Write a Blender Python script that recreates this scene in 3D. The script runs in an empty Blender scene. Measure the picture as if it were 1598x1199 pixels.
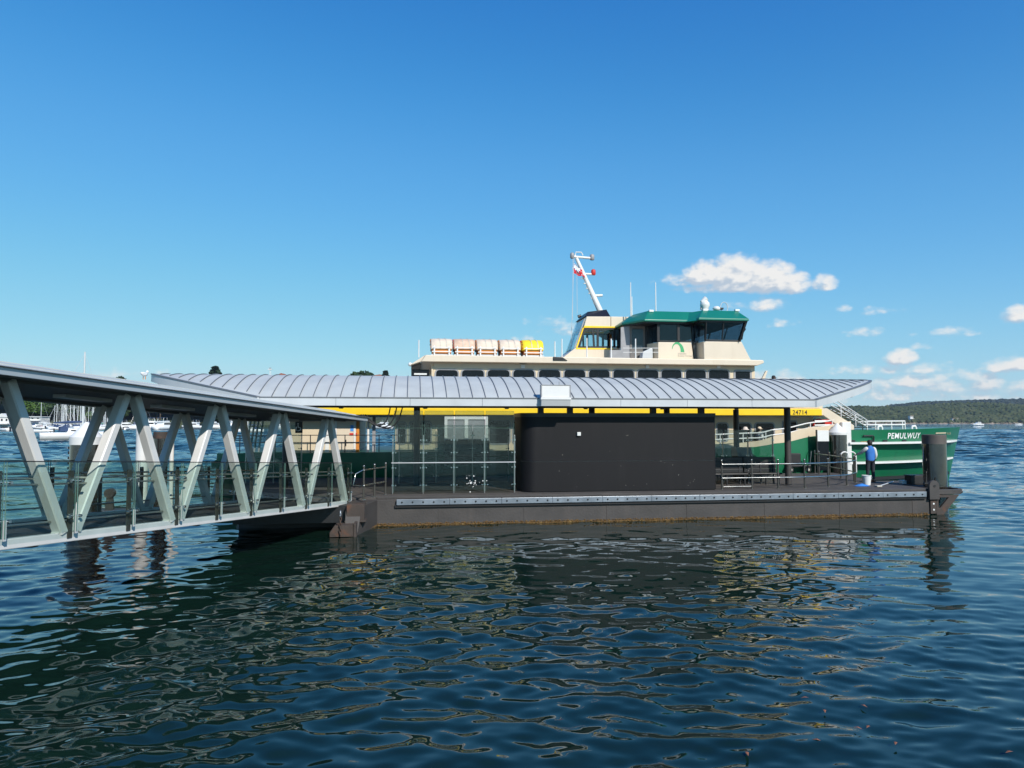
import bpy, math, random
import numpy as np
from mathutils import Vector, Matrix
random.seed(7); np.random.seed(7)
SC = bpy.context.scene
COL = SC.collection
R = math.radians
F, CX, CY, CAMZ, HOR = 1108., 799., 599.5, 3.43, 659.     # measured on the photograph (1598 px wide)
PITCH = math.atan((HOR-CY)/F)
TH = R(8)
OX, OY = -4.41, 23.39                                       # pontoon's front left corner
CU = (math.cos(TH), math.sin(TH)); CV = (-math.sin(TH), math.cos(TH))

def ray(x, y):
    a = (x-CX)/F; b = (CY-y)/F
    return (a, math.cos(PITCH)-b*math.sin(PITCH), math.sin(PITCH)+b*math.cos(PITCH))
def uv(X, Y):
    dx, dy = X-OX, Y-OY
    return dx*CU[0]+dy*CU[1], dx*CV[0]+dy*CV[1]
def on(x, y, v):                                            # (u, z) seen at a pixel on the upright plane v
    r = ray(x, y); v0 = uv(0, 0)[1]; t = (v-v0)/(r[0]*CV[0]+r[1]*CV[1])
    return uv(r[0]*t, r[1]*t)[0], CAMZ+r[2]*t
def onz(x, y, z):
    r = ray(x, y); t = (z-CAMZ)/r[2]
    return uv(r[0]*t, r[1]*t)
def W(u, v, z=0):
    return Vector((OX+u*CU[0]+v*CV[0], OY+u*CU[1]+v*CV[1], z))
def pix(u, v, z):
    p = W(u, v, z); Z = p.z-CAMZ
    d = p.y*math.cos(PITCH)+Z*math.sin(PITCH); k = -p.y*math.sin(PITCH)+Z*math.cos(PITCH)
    return CX+F*p.x/d, CY-F*k/d

# ---------------------------------------------------------------- materials
MATS = {}
STREAKY = {'ferry_cream', 'ferry_cream_light', 'kiosk_paint', 'hull_steel', 'ferry_green', 'pile_black', 'pile_white', 'fascia_metal', 'steel_paint'}   # rain runs down these
def nodes(m):
    m.use_nodes = True
    return m.node_tree.nodes, m.node_tree.links
def mat(name, rgb, rough=.5, metal=0., var=.12, scale=3., bump=0., bscale=40., spec=.5, dirt=None, dscale=1.2, damt=.35, coat=0.):
    if name in MATS: return MATS[name]
    m = bpy.data.materials.new(name); N, L = nodes(m); b = N['Principled BSDF']
    b.inputs['Roughness'].default_value = rough; b.inputs['Metallic'].default_value = metal
    b.inputs['Specular IOR Level'].default_value = spec
    b.inputs['Coat Weight'].default_value = coat
    tc = N.new('ShaderNodeTexCoord')
    n1 = N.new('ShaderNodeTexNoise'); n1.inputs['Scale'].default_value = scale; n1.inputs['Detail'].default_value = 6
    L.new(tc.outputs['Object'], n1.inputs['Vector'])
    r1 = N.new('ShaderNodeMapRange'); r1.inputs['From Min'].default_value = .3; r1.inputs['From Max'].default_value = .7
    r1.inputs['To Min'].default_value = 1-var; r1.inputs['To Max'].default_value = 1+var*.5
    L.new(n1.outputs['Fac'], r1.inputs['Value'])
    mx = N.new('ShaderNodeMix'); mx.data_type = 'RGBA'; mx.blend_type = 'MULTIPLY'; mx.inputs['Factor'].default_value = 1
    mx.inputs[6].default_value = (*rgb, 1); L.new(r1.outputs['Result'], mx.inputs[7])
    out = mx.outputs[2]
    if dirt:
        n2 = N.new('ShaderNodeTexNoise'); n2.inputs['Scale'].default_value = dscale; n2.inputs['Detail'].default_value = 8; n2.inputs['Roughness'].default_value = .65
        mpd = N.new('ShaderNodeMapping'); mpd.inputs['Scale'].default_value = (1, 1, .16) if name in STREAKY else (1, 1, 1)
        L.new(tc.outputs['Object'], mpd.inputs[0]); L.new(mpd.outputs[0], n2.inputs['Vector'])
        r2 = N.new('ShaderNodeMapRange'); r2.inputs['From Min'].default_value = .52; r2.inputs['From Max'].default_value = .72
        r2.inputs['To Max'].default_value = damt
        L.new(n2.outputs['Fac'], r2.inputs['Value'])
        m2 = N.new('ShaderNodeMix'); m2.data_type = 'RGBA'; L.new(r2.outputs['Result'], m2.inputs['Factor'])
        L.new(out, m2.inputs[6]); m2.inputs[7].default_value = (*dirt, 1); out = m2.outputs[2]
    L.new(out, b.inputs['Base Color'])
    rr = N.new('ShaderNodeMapRange'); rr.inputs['To Min'].default_value = max(0, rough-.08); rr.inputs['To Max'].default_value = min(1, rough+.1)
    L.new(n1.outputs['Fac'], rr.inputs['Value']); L.new(rr.outputs['Result'], b.inputs['Roughness'])
    if bump:
        n3 = N.new('ShaderNodeTexNoise'); n3.inputs['Scale'].default_value = bscale; n3.inputs['Detail'].default_value = 4
        L.new(tc.outputs['Object'], n3.inputs['Vector'])
        bp = N.new('ShaderNodeBump'); bp.inputs['Strength'].default_value = bump; bp.inputs['Distance'].default_value = .02
        L.new(n3.outputs['Fac'], bp.inputs['Height']); L.new(bp.outputs['Normal'], b.inputs['Normal'])
    MATS[name] = m
    return m
def glass(name, tint, refl=1., rough=.0, ior=1.45):
    m = bpy.data.materials.new(name); N, L = nodes(m); N.remove(N['Principled BSDF'])
    t = N.new('ShaderNodeBsdfTransparent'); t.inputs['Color'].default_value = (*tint, 1)
    g = N.new('ShaderNodeBsdfGlossy'); g.inputs['Roughness'].default_value = rough
    g.inputs['Color'].default_value = (refl, refl, refl, 1)
    fr = N.new('ShaderNodeFresnel'); ge = N.new('ShaderNodeNewGeometry'); io = N.new('ShaderNodeMapRange'); io.inputs['To Min'].default_value = ior; io.inputs['To Max'].default_value = 1/ior
    L.new(ge.outputs['Backfacing'], io.inputs['Value']); L.new(io.outputs[0], fr.inputs['IOR'])      # a thin pane mirrors alike on both faces
    mx = N.new('ShaderNodeMixShader'); L.new(fr.outputs[0], mx.inputs[0]); L.new(t.outputs[0], mx.inputs[1]); L.new(g.outputs[0], mx.inputs[2])
    L.new(mx.outputs[0], N['Material Output'].inputs['Surface'])
    MATS[name] = m
    return m

# ---------------------------------------------------------------- mesh builder
class MB:
    def __init__(s): s.v = []; s.f = []; s.mi = []; s.cur = 0
    def add(s, vs, fs):
        o = len(s.v); s.v += [tuple(p) for p in vs]; s.f += [tuple(i+o for i in f) for f in fs]; s.mi += [s.cur]*len(fs); return s
    def box(s, a0, a1, b0, b1, c0, c1):
        a0, a1 = min(a0, a1), max(a0, a1); b0, b1 = min(b0, b1), max(b0, b1); c0, c1 = min(c0, c1), max(c0, c1)
        v = [(x, y, z) for z in (c0, c1) for y in (b0, b1) for x in (a0, a1)]
        return s.add(v, [(0, 2, 3, 1), (4, 5, 7, 6), (0, 1, 5, 4), (2, 6, 7, 3), (0, 4, 6, 2), (1, 3, 7, 5)])
    def prism(s, poly, b0, b1):                              # polygon (u, z) pushed along v
        a = sum(poly[i][0]*poly[(i+1) % len(poly)][1]-poly[(i+1) % len(poly)][0]*poly[i][1] for i in range(len(poly)))
        if a < 0: poly = poly[::-1]
        n = len(poly)
        return s.add([(x, b0, z) for x, z in poly]+[(x, b1, z) for x, z in poly],
                     [tuple(range(n)), tuple(range(2*n-1, n-1, -1))]+[((i+1) % n, i, i+n, (i+1) % n+n) for i in range(n)])
    def prismz(s, poly, z0, z1, top=None):                   # polygon (u, v) pushed up; top = other outline at z1
        a = sum(poly[i][0]*poly[(i+1) % len(poly)][1]-poly[(i+1) % len(poly)][0]*poly[i][1] for i in range(len(poly)))
        top = top or poly
        if a < 0: poly = poly[::-1]; top = top[::-1]
        n = len(poly)
        return s.add([(x, y, z0) for x, y in poly]+[(x, y, z1) for x, y in top],
                     [tuple(range(n-1, -1, -1)), tuple(range(n, 2*n))]+[(i, (i+1) % n, (i+1) % n+n, i+n) for i in range(n)])
    def beam(s, p0, p1, w, h, up=(0, 0, 1)):                 # rectangular bar between two points
        p0, p1 = Vector(p0), Vector(p1); d = (p1-p0).normalized(); x = d.cross(Vector(up))
        if x.length < 1e-4: x = d.cross(Vector((1, 0, 0)))
        x.normalize(); y = x.cross(d).normalized(); x *= w/2; y *= h/2
        v = [p+a*x+b*y for p in (p0, p1) for a, b in ((-1, -1), (1, -1), (1, 1), (-1, 1))]
        return s.add(v, [(0, 1, 2, 3), (7, 6, 5, 4), (0, 4, 5, 1), (1, 5, 6, 2), (2, 6, 7, 3), (3, 7, 4, 0)])
    def tube(s, pts, r, n=8, closed=False):
        pts = [Vector(p) for p in pts]; rs = r if isinstance(r, (list, tuple)) else [r]*len(pts)
        vs, fs = [], []; prev = None; m = len(pts)
        for i, p in enumerate(pts):
            if closed: t = pts[(i+1) % m]-pts[i-1]
            else: t = pts[min(i+1, m-1)]-pts[max(i-1, 0)]
            t.normalize()
            if prev is None: a = t.cross(Vector((0, 0, 1)) if abs(t.z) < .9 else Vector((1, 0, 0))).normalized()
            else: a = (prev-prev.dot(t)*t).normalized()
            prev = a; b = t.cross(a)
            vs += [p+rs[i]*(math.cos(k*2*math.pi/n)*a+math.sin(k*2*math.pi/n)*b) for k in range(n)]
        for i in range(m if closed else m-1):
            j = (i+1) % m
            fs += [(i*n+k, i*n+(k+1) % n, j*n+(k+1) % n, j*n+k) for k in range(n)]
        if not closed: fs += [tuple(range(n-1, -1, -1)), tuple(range((m-1)*n, m*n))]
        return s.add(vs, fs)
    def cyl(s, p0, p1, r0, r1=None, n=16): return s.tube([p0, p1], [r0, r0 if r1 is None else r1], n)
    def lathe(s, c, prof, n=24):                             # prof: (r, z) upward about the point c
        vs = [(c[0]+r*math.cos(k*2*math.pi/n), c[1]+r*math.sin(k*2*math.pi/n), c[2]+z) for r, z in prof for k in range(n)]
        fs = [(i*n+k, i*n+(k+1) % n, (i+1)*n+(k+1) % n, (i+1)*n+k) for i in range(len(prof)-1) for k in range(n)]
        return s.add(vs, fs+[tuple(range(n-1, -1, -1)), tuple(range((len(prof)-1)*n, len(prof)*n))])
    def loft(s, rings, caps=True, closed=True):
        n = len(rings[0]); vs = [p for r in rings for p in r]; fs = []
        for i in range(len(rings)-1):
            for k in range(n if closed else n-1):
                fs.append((i*n+k, i*n+(k+1) % n, (i+1)*n+(k+1) % n, (i+1)*n+k))
        if caps: fs += [tuple(range(n-1, -1, -1)), tuple(range((len(rings)-1)*n, len(rings)*n))]
        return s.add(vs, fs)
    def ball(s, c, r, n=10, sx=1, sy=1, sz=1):
        vs, fs = [], []
        for i in range(n+1):
            a = math.pi*i/n
            vs += [(c[0]+sx*r*math.sin(a)*math.cos(k*2*math.pi/(2*n)), c[1]+sy*r*math.sin(a)*math.sin(k*2*math.pi/(2*n)), c[2]-sz*r*math.cos(a)) for k in range(2*n)]
        for i in range(n):
            fs += [(i*2*n+k, i*2*n+(k+1) % (2*n), (i+1)*2*n+(k+1) % (2*n), (i+1)*2*n+k) for k in range(2*n)]
        return s.add(vs, fs)
    def warp(s, fn): s.v = [tuple(fn(*p)) for p in s.v]; return s

def mesh_of(name, mb, m, smooth=False):
    me = bpy.data.meshes.new(name); me.from_pydata(mb.v, [], mb.f); me.update()
    for x in (m if isinstance(m, (list, tuple)) else [m]): me.materials.append(MATS[x] if isinstance(x, str) else x)
    if any(mb.mi): me.polygons.foreach_set('material_index', mb.mi)
    if smooth: me.polygons.foreach_set('use_smooth', [True]*len(me.polygons))
    me.validate(); return me
def finish(o, smooth=None, bevel=0, seg=2):
    if bevel:
        b = o.modifiers.new('bevel', 'BEVEL'); b.width = bevel; b.segments = seg; b.limit_method = 'ANGLE'; b.angle_limit = R(35); b.use_clamp_overlap = True
    if smooth:
        me = o.data; me.polygons.foreach_set('use_smooth', [True]*len(me.polygons))
        try: me.set_sharp_from_angle(angle=R(smooth))
        except Exception: pass
def tag(o, label=None, cat=None, group=None, kind=None):
    if label: o['label'] = label
    if cat: o['category'] = cat
    if group: o['group'] = group
    if kind: o['kind'] = kind
    return o
class T:                                                     # a thing: Empty at its base; parts given in its frame's coordinates
    def __init__(s, name, label, cat, base, group=None, frame='P'):
        s.base = Vector(base); s.frame = frame
        o = bpy.data.objects.new(name, None); COL.objects.link(o); o.empty_display_size = .3
        s.o = o; tag(o, label, cat, group)
        place(o, s.base, frame)
    def part(s, name, mb, m, parent=None, smooth=None, bevel=0, label=None, seg=2):
        q = MB(); q.v = [(p[0]-s.base.x, p[1]-s.base.y, p[2]-s.base.z) for p in mb.v]; q.f = mb.f; q.mi = mb.mi
        o = bpy.data.objects.new(name, mesh_of(name, q, m)); COL.objects.link(o); o.parent = parent or s.o
        finish(o, smooth, bevel, seg)
        if label: o['label'] = label
        return o
GA = math.atan2(.9767, .2146)                                # gangway frame: x along the gangway, y to its left
GO = Vector((-7.97, 11.05, 0))
def place(o, base, frame):
    if frame == 'P': o.location = W(*base); o.rotation_euler = (0, 0, TH)
    elif frame == 'G':
        c, s = math.cos(GA), math.sin(GA)
        o.location = GO+Vector((base[0]*c-base[1]*s, base[0]*s+base[1]*c, base[2])); o.rotation_euler = (0, 0, GA)
    else: o.location = base
def single(name, mb, m, label, cat, base, group=None, frame='P', smooth=None, bevel=0, kind=None):
    base = Vector(base)
    q = MB(); q.v = [(p[0]-base.x, p[1]-base.y, p[2]-base.z) for p in mb.v]; q.f = mb.f; q.mi = mb.mi
    o = bpy.data.objects.new(name, mesh_of(name, q, m)); COL.objects.link(o); place(o, base, frame)
    finish(o, smooth, bevel); tag(o, label, cat, group, kind); return o
def copy_thing(o, parent=None):
    c = o.copy(); COL.objects.link(c)
    if parent: c.parent = parent
    for ch in list(o.children): copy_thing(ch, c)
    return c
def text_mb(s, size, offset=.0, depth=.006, plane='uz'):     # lettering as a mesh, standing in the (u, z) plane, facing -v
    c = bpy.data.curves.new('lettering', 'FONT'); c.body = s; c.size = size; c.offset = offset; c.extrude = depth; c.space_character = 1.12; c.resolution_u = 3
    o = bpy.data.objects.new('lettering', c); COL.objects.link(o)
    bpy.context.view_layer.update()
    me = bpy.data.meshes.new_from_object(o.evaluated_get(bpy.context.evaluated_depsgraph_get()))
    mb = MB(); mb.add([(v.co.x, -v.co.z, v.co.y) for v in me.vertices], [tuple(p.vertices) for p in me.polygons])
    bpy.data.objects.remove(o); bpy.data.curves.remove(c); bpy.data.meshes.remove(me)
    return mb
def fit_mb(mb, u0, u1, z0, z1, v):                           # stretch lettering into a rectangle
    xs = [p[0] for p in mb.v]; zs = [p[2] for p in mb.v]; a, b, c, d = min(xs), max(xs), min(zs), max(zs)
    mb.v = [(u0+(p[0]-a)/(b-a)*(u1-u0), v+p[1], z0+(p[2]-c)/(d-c)*(z1-z0)) for p in mb.v]
    return mb
def arc(c, r, a0, a1, n): return [(c[0]+r*math.cos(a0+(a1-a0)*i/n), c[1]+r*math.sin(a0+(a1-a0)*i/n)) for i in range(n+1)]
def rrect(x0, x1, z0, z1, r, n=4):
    p = []
    for cx, cz, a in ((x1-r, z0+r, -math.pi/2), (x1-r, z1-r, 0), (x0+r, z1-r, math.pi/2), (x0+r, z0+r, math.pi)): p += arc((cx, cz), r, a, a+math.pi/2, n)
    return p
def frame_mb(mb, outer, inner, v0, v1):                      # a ring between two outlines of the same length, with depth
    n = len(outer)
    vs = [(x, v0, z) for x, z in outer]+[(x, v0, z) for x, z in inner]+[(x, v1, z) for x, z in outer]+[(x, v1, z) for x, z in inner]
    fs = []
    for i in range(n):
        j = (i+1) % n
        fs += [(i, j, n+j, n+i), (2*n+i, 3*n+i, 3*n+j, 2*n+j), (i, 2*n+i, 2*n+j, j), (n+i, n+j, 3*n+j, 3*n+i)]
    return mb.add(vs, fs)

mat('steel_paint', (.68, .665, .645), .38, 0, .1, 2, dirt=(.50, .49, .47), damt=.3)
mat('roof_metal', (.49, .502, .472), .5, .0, .10, 1.2, dirt=(.40, .43, .45), dscale=.7, damt=.35)
mat('fascia_metal', (.55, .565, .575), .4, .1, .08, 1.5, dirt=(.42, .43, .43), damt=.3)
mat('gangway_fascia', (.44, .475, .505), .4, .3, .08, 1.5)
mat('seam_dark', (.17, .18, .19), .5, .2)
mat('soffit', (.13, .13, .135), .6, 0, .1)
mat('deck_dark', (.075, .066, .06), .8, 0, .25, 2.5, .3, 30, dirt=(.13, .115, .10), dscale=.9, damt=.6)
mat('gangway_deck', (.026, .026, .027), .75, 0, .2, 3, .2)
mat('hull_steel', (.057, .051, .048), .62, 0, .22, 1.6, .35, 14, dirt=(.095, .076, .066), dscale=1.7, damt=.5)
mat('rust_steel', (.058, .044, .037), .75, 0, .25, 3, .4, 20, dirt=(.17, .062, .025), dscale=2.2, damt=.7)
mat('galv', (.33, .36, .40), .38, .65, .22, 2.2, dirt=(.20, .22, .25), dscale=1.3, damt=.7)
mat('black_rubber', (.012, .012, .013), .6)
mat('weed', (.14, .075, .02), .8, 0, .5, 9, .8, 30, dirt=(.30, .19, .06), dscale=11, damt=.9)
mat('kiosk_paint', (.0055, .005, .0062), .6, 0, .15, 1.4, .05, 60, spec=.32, dirt=(.013, .012, .013), dscale=1.5, damt=.6)
mat('black_paint', (.016, .016, .017), .45)
mat('column_paint', (.055, .048, .044), .5)
mat('post_bronze', (.075, .072, .062), .45, .3, .15)
mat('stainless', (.62, .60, .56), .22, 1., .1)
mat('brushed', (.42, .41, .39), .32, .9, .1)
mat('white_paint', (.74, .74, .72), .4, 0, .05, 2)
mat('pile_white', (.72, .71, .68), .45, 0, .07, 1.5, dirt=(.52, .49, .43), damt=.3)
mat('sign_white', (.72, .71, .69), .4, 0, .04, 2)
mat('pile_black', (.020, .017, .014), .14, 0, .15, 1.2, dirt=(.045, .034, .024), dscale=.8, damt=.5, spec=.9, coat=.9)
mat('pile_cap', (.10, .085, .075), .6, 0, .2, 3)
mat('ferry_green', (.010, .150, .066), .32, 0, .10, .8, dirt=(.020, .10, .055), dscale=1.4, damt=.55, coat=.2)
mat('ferry_roof_green', (.006, .175, .115), .38, 0, .08, 1)
mat('ferry_cream', (.69, .565, .40), .38, 0, .05, .9, dirt=(.50, .39, .27), dscale=1.8, damt=.3)
mat('ferry_cream_light', (.70, .595, .46), .38, 0, .04, .9, dirt=(.56, .45, .33), dscale=1.6, damt=.35)
mat('ferry_yellow', (.90, .58, .012), .4, 0, .05)
mat('ferry_white', (.74, .73, .70), .4, 0, .06)
mat('ferry_deck', (.16, .15, .14), .7)
mat('window_dark', (.006, .007, .010), .05, 0, .1, 3, spec=.28)
mat('window_frame_grey', (.30, .30, .31), .45)
mat('frame_black', (.014, .014, .015), .4)
mat('letter_white', (.85, .85, .83), .5, 0, .02)
mat('letter_black', (.02, .018, .015), .5, 0, .02)
mat('letter_grey', (.50, .47, .40), .5, 0, .02)
mat('logo_green', (.05, .36, .14), .5, 0, .02)
mat('orange', (.62, .22, .03), .6, 0, .2, 4)
mat('red', (.60, .03, .02), .5)
mat('raft_cover', (.70, .575, .45), .7, 0, .12, 3, .5, 9)
mat('raft_cover_red', (.68, .47, .34), .7, 0, .2, 6, .5, 9)
mat('raft_yellow', (.90, .66, .02), .6, 0, .12, 4, .5, 9)
glass('glass_green', (.885, .94, .915), .8)
glass('glass_screen', (.76, .81, .795), .85)
glass('glass_clear', (.90, .94, .94), .9)
glass('glass_ferry', (.55, .60, .64), 1.)
mat('glass_edge', (.13, .24, .195), .3, 0, .05)
# ================================================================ gangway (frame G: s along it, w to its left)
def zb(s): return 1.615-.0577*s
def zt(s): return 3.955-.0515*(s-2.7)
S0, S1 = -6.6, 12.36
g = T('gangway', 'covered grey steel footbridge with V shaped truss legs and glass sides', 'footbridge', (12.3, 1.5, zb(12.3)), frame='G')
for w in (0, 3.0):
    m = MB().beam((S0, w, zb(S0)-.08), (12.42, w, zb(12.42)-.08), .14, .16); g.part('bottom_chord', m, 'steel_paint', bevel=.012)
    m = MB().beam((S0, w, zt(S0)+.02), (12.0, w, zt(12.0)+.02), .14, .10); g.part('top_chord', m, 'soffit')
P = 2.73
botn = [1.35+P*k for k in range(-3, 5)]; topn = [-.01+P*k for k in range(-2, 5)]
for w in (0, 3.0):
    for t in topn:
        for sgn in (-1, 1):
            b = t+sgn*P/2
            m = MB().beam((t+sgn*.12, w, zt(t)), (b-sgn*.13, w, zb(b)-.01), .16, .20, up=(0, 1, 0))
            # sharp longitudinal ridges catch the light
            g.part('diagonal', m, 'steel_paint', bevel=.02, seg=1)
    for b in botn:
        if S0 < b < 12.4:
            m = MB().box(b-.26, b+.26, w-.075, w+.075, zb(b)-.0, zb(b)+.035); g.part('node_plate', m, 'steel_paint', bevel=.008)
# deck and cross beams
m = MB().loft([[(s, a, zb(s)+c) for a, c in ((.08, -.16), (2.92, -.16), (2.92, -.06), (.08, -.06))] for s in (S0, 12.3)])
g.part('deck', m, 'gangway_deck')
for k in range(9):
    s = -5.5+P/1.3*k
    m = MB().box(s-.06, s+.06, .075, 2.925, zb(s)-.20, zb(s)-.161); g.part('cross_beam', m, 'black_paint')
# roof: a shallow arch across, following the slope
def roof_ring(s, up=0):
    r = []
    for i in range(13):
        w = -.62+4.24*i/12; a = (w-1.5)/2.12
        r.append((s, w, zt(s)+.115+.31*(1-abs(a)**1.8)+up))
    return r
top = [roof_ring(s) for s in np.linspace(S0, S1, 30)]
m = MB()
for i in range(len(top)-1):
    pass
rings = [r+[(p[0], p[1], p[2]-.05) for p in r[::-1]] for r in top]
m.loft(rings); g.part('roof_sheet', m, 'roof_metal', smooth=40)
m = MB()
for i in range(1, 12, 2):
    w = -.62+4.24*i/12+.02; a = (w-1.5)/2.12
    m.loft([[(s, w+dx, zt(s)+.115+.31*(1-abs(a)**1.8)+dz) for dx, dz in ((-.010, -.01), (.010, -.01), (.008, .014), (-.008, .014))] for s in (S0, S1)])
g.part('roof_seams', m, 'roof_metal')
for w0, w1 in ((-.66, -.60), (3.60, 3.66)):
    m = MB().loft([[(s, a, zt(s)+c) for a, c in ((w0, -.0), (w1, 0), (w1, .12), (w0, .12))] for s in (S0, S1+.03)])
    g.part('fascia', m, 'gangway_fascia', bevel=.006)
    ww = w0-.02 if w0 < 0 else w1+.02
    m = MB().loft([[(s, ww+a, zt(s)+c) for a, c in ((-.03, .117), (.03, .117), (.03, .128), (-.03, .128))] for s in (S0, S1+.04)])
    g.part('gutter_lip', m, 'seam_dark')
m = MB()
ends = [(S1+.01, w, z-.02) for (_, w, z) in roof_ring(S1)]
lo = [(S1+.01, w, zt(S1)+.0) for (_, w, z) in ends]
m.loft([lo+ends[::-1], [(p[0]+.03, p[1], p[2]) for p in lo+ends[::-1]]]); g.part('end_fascia', m, 'gangway_fascia')
m = MB().loft([[(s, a, zt(s)+c) for a, c in ((-.59, .02), (3.59, .02), (3.59, .06), (-.59, .06))] for s in (S0, S1)])
g.part('soffit', m, 'soffit')
for k, s in enumerate((-2.2, .4, 3.2, 5.9, 8.6, 11.0)):
    m = MB().loft([[(s+d, a, zt(s+d)+c) for a, c in ((1.35, -.05), (1.65, -.05), (1.65, .018), (1.35, .018))] for d in (-.6, .6)])
    g.part('light_fitting', m, 'fascia_metal')
# glass balustrades, posts, rails
edges = [1.35+P/2*k for k in range(-5, 9)]
for w, sg in ((-.17, -1), (3.17, 1)):
    for i in range(len(edges)-1):
        a, b = edges[i]+.03, edges[i+1]-.03
        m = MB().loft([[(s, w+d, zb(s)+c) for d, c in ((-.006, .02), (.006, .02), (.006, 1.2), (-.006, 1.2))] for s in (a, b)])
        pn = g.part('glass_panel', m, 'glass_green')
        g.part('top_rim', MB().beam((a-.03, w, zb(a-.03)+1.21), (b+.03, w, zb(b+.03)+1.21), .022, .018), 'black_paint', parent=pn)
        for c in (a-.006, b+.006): g.part('glass_rim', MB().beam((c, w, zb(c)+.02), (c, w, zb(c)+1.2), .008, .012), 'glass_edge', parent=pn)
    for i, s in enumerate(edges[:-1]+[12.25]):
        s = s-.02
        m = MB().beam((s, w-sg*.10, zb(s)-.1), (s, w-sg*.10, zb(s)+1.06), .10, .03, up=(0, 1, 0))
        po = g.part('post', m, 'post_bronze', bevel=.004)
        for dz in (.28, .88):
            q = MB().box(s-.055, s+.055, w-sg*.10, w-sg*.08, zb(s)+dz-.04, zb(s)+dz+.04)
            for ds in (-.12, .12):
                q.tube([(s, w-sg*.09, zb(s)+dz), (s+ds, w+sg*.012, zb(s+ds)+dz)], .011, 6); q.cyl((s+ds, w-.022, zb(s+ds)+dz), (s+ds, w+.022, zb(s+ds)+dz), .026, n=10)
            g.part('glass_clamp', q, 'stainless', parent=po)
        m = MB().beam((s+.06, w-sg*.02, zb(s)-.02), (s+.06, w-sg*.02, zb(s)+.30), .045, .03, up=(0, 1, 0))
        g.part('stub_post', m, 'fascia_metal', parent=po)
    for dz, r, wi in ((.93, .022, .26), (.83, .016, .20)):
        ww = w-sg*wi
        m = MB().tube([(s, ww, zb(s)+dz) for s in np.linspace(S0, 12.2, 4)], r, 8); g.part('handrail', m, 'stainless' if r > .02 else 'brushed', smooth=50)
    m = MB().tube([(s, w-sg*.2, zb(s)+.2) for s in (S0, 12.2)], .018, 8); g.part('kick_rail', m, 'brushed', smooth=50)
# ================================================================ pontoon (frame P: u along its front, v away from the camera)
ZD = .93
outline = [(-4.4, .3), (20.1, .3), (22.9, 4.1), (20.7, 4.3), (21.9, 9.05), (-6.5, 9.05)]
po = T('pontoon', 'long dark steel pontoon floating on the harbour with bolted grey edge plate', 'pontoon', (8, 4.5, 0))
m = MB().prismz(outline, -.6, ZD-.06); po.part('hull', m, 'hull_steel', bevel=.02)
ins = [(-4.4, .36), (20.05, .36), (22.8, 4.06), (20.6, 4.26), (21.8, 8.99), (-6.4, 8.99)]
m = MB().prismz(ins, ZD-.058, ZD); po.part('deck', m, 'deck_dark')
m = MB(); m.box(-.02, 20.06, .302, .36, ZD-.05, ZD+.035); po.part('edge_kerb', m, 'hull_steel', bevel=.008)
# vertical weld lines on the hull front
for k in range(7):
    m = MB().box(2.0+k*2.9, 2.03+k*2.9, .288, .302, .02, .62); po.part('weld_seam', m, 'hull_steel')
# bolted plate with countersunk bolts, and black rubber behind
u0, u1 = .62, 19.9
m = MB().box(u0-.05, u1+.02, .22, .305, .60, .70); m.box(u0+.0, u1, .225, .303, .70, .86); po.part('rubber_backing', m, 'black_rubber')
nseg = 11; L_ = (u1-u0)/nseg
for i in range(nseg):
    a, b = u0+i*L_+.004, u0+(i+1)*L_-.004
    m = MB().box(a, b, .165, .224, .685, .875); pl = po.part('edge_plate', m, 'galv', bevel=.006)
    m = MB()
    for k in range(5):
        c = a+(k+.5)*(b-a)/5
        m.cyl((c, .150, .775), (c, .168, .775), .030, .034, 8)
    po.part('bolts', m, 'black_paint', parent=pl)
# weed and shells along the waterline
m = MB(); rr = random.Random(3); m.box(-.02, 20.08, .289, .2995, -.3, .035)
for i in range(4200):
    u = rr.uniform(-.1, 20.0); z = rr.uniform(-.05, .085); s = rr.uniform(.008, .026)
    m.ball((u, .295+rr.uniform(-.01, .01), z), s, 2, sx=rr.uniform(.8, 1.8), sz=rr.uniform(.6, 1.3))
for i in range(260):
    t = rr.random(); s = rr.uniform(.012, .035); m.ball((-.02-.56*t, .25-1.75*t, rr.uniform(-.05, .05)), s, 2, sx=1.2)
po.part('weed_fringe', m, 'weed')['kind'] = 'stuff'
# landing end under the gangway: raked plate, brackets
m = MB()
m.add([(0, .3, ZD-.07), (-.40, -1.15, ZD-.10), (-.56, -1.72, -.3), (0, .3, -.3), (-.9, .3, ZD-.07), (-.9, -1.15, ZD-.10), (-.9, -1.72, -.3), (-.9, .3, -.3)],
      [(0, 1, 2, 3), (4, 7, 6, 5), (0, 4, 5, 1), (1, 5, 6, 2), (3, 2, 6, 7), (0, 3, 7, 4)])
po.part('landing_sponson', m, 'hull_steel', bevel=.015)
m = MB().beam((-.05, .24, .84), (-.545, -1.62, .02), .05, .05); po.part('brace', m, 'hull_steel')
m = MB(); m.box(-.86, -.32, -1.30, -.62, .40, .90); m.box(-.92, -.27, -1.36, -.60, .36, .41); po.part('landing_bracket', m, 'rust_steel', bevel=.012)
m = MB(); m.prism([(-1.30, .0), (-1.30, .14), (-1.16, .34), (-.58, .34), (-.50, .0)], -1.86, -1.2); m.box(-.60, -.52, -1.9, -1.1, -.05, .40); po.part('landing_bracket', m, 'rust_steel', bevel=.012)
m = MB(); m.box(-4.3, -.9, -.9, .32, .30, ZD-.1); po.part('landing_beam', m, 'black_paint')
m = MB()
for k in range(7):
    c = Vector((-.98, -1.93, .62-.085*k)); pts = []
    for i in range(12):
        a = i*math.pi/6; x, z = .032*math.cos(a), .058*math.sin(a)
        pts.append(c+(Vector((x, 0, z)) if k % 2 else Vector((0, x, z))))
    m.tube(pts, .013, 6, closed=True)
po.part('chain', m, 'rust_steel', smooth=60)
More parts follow.
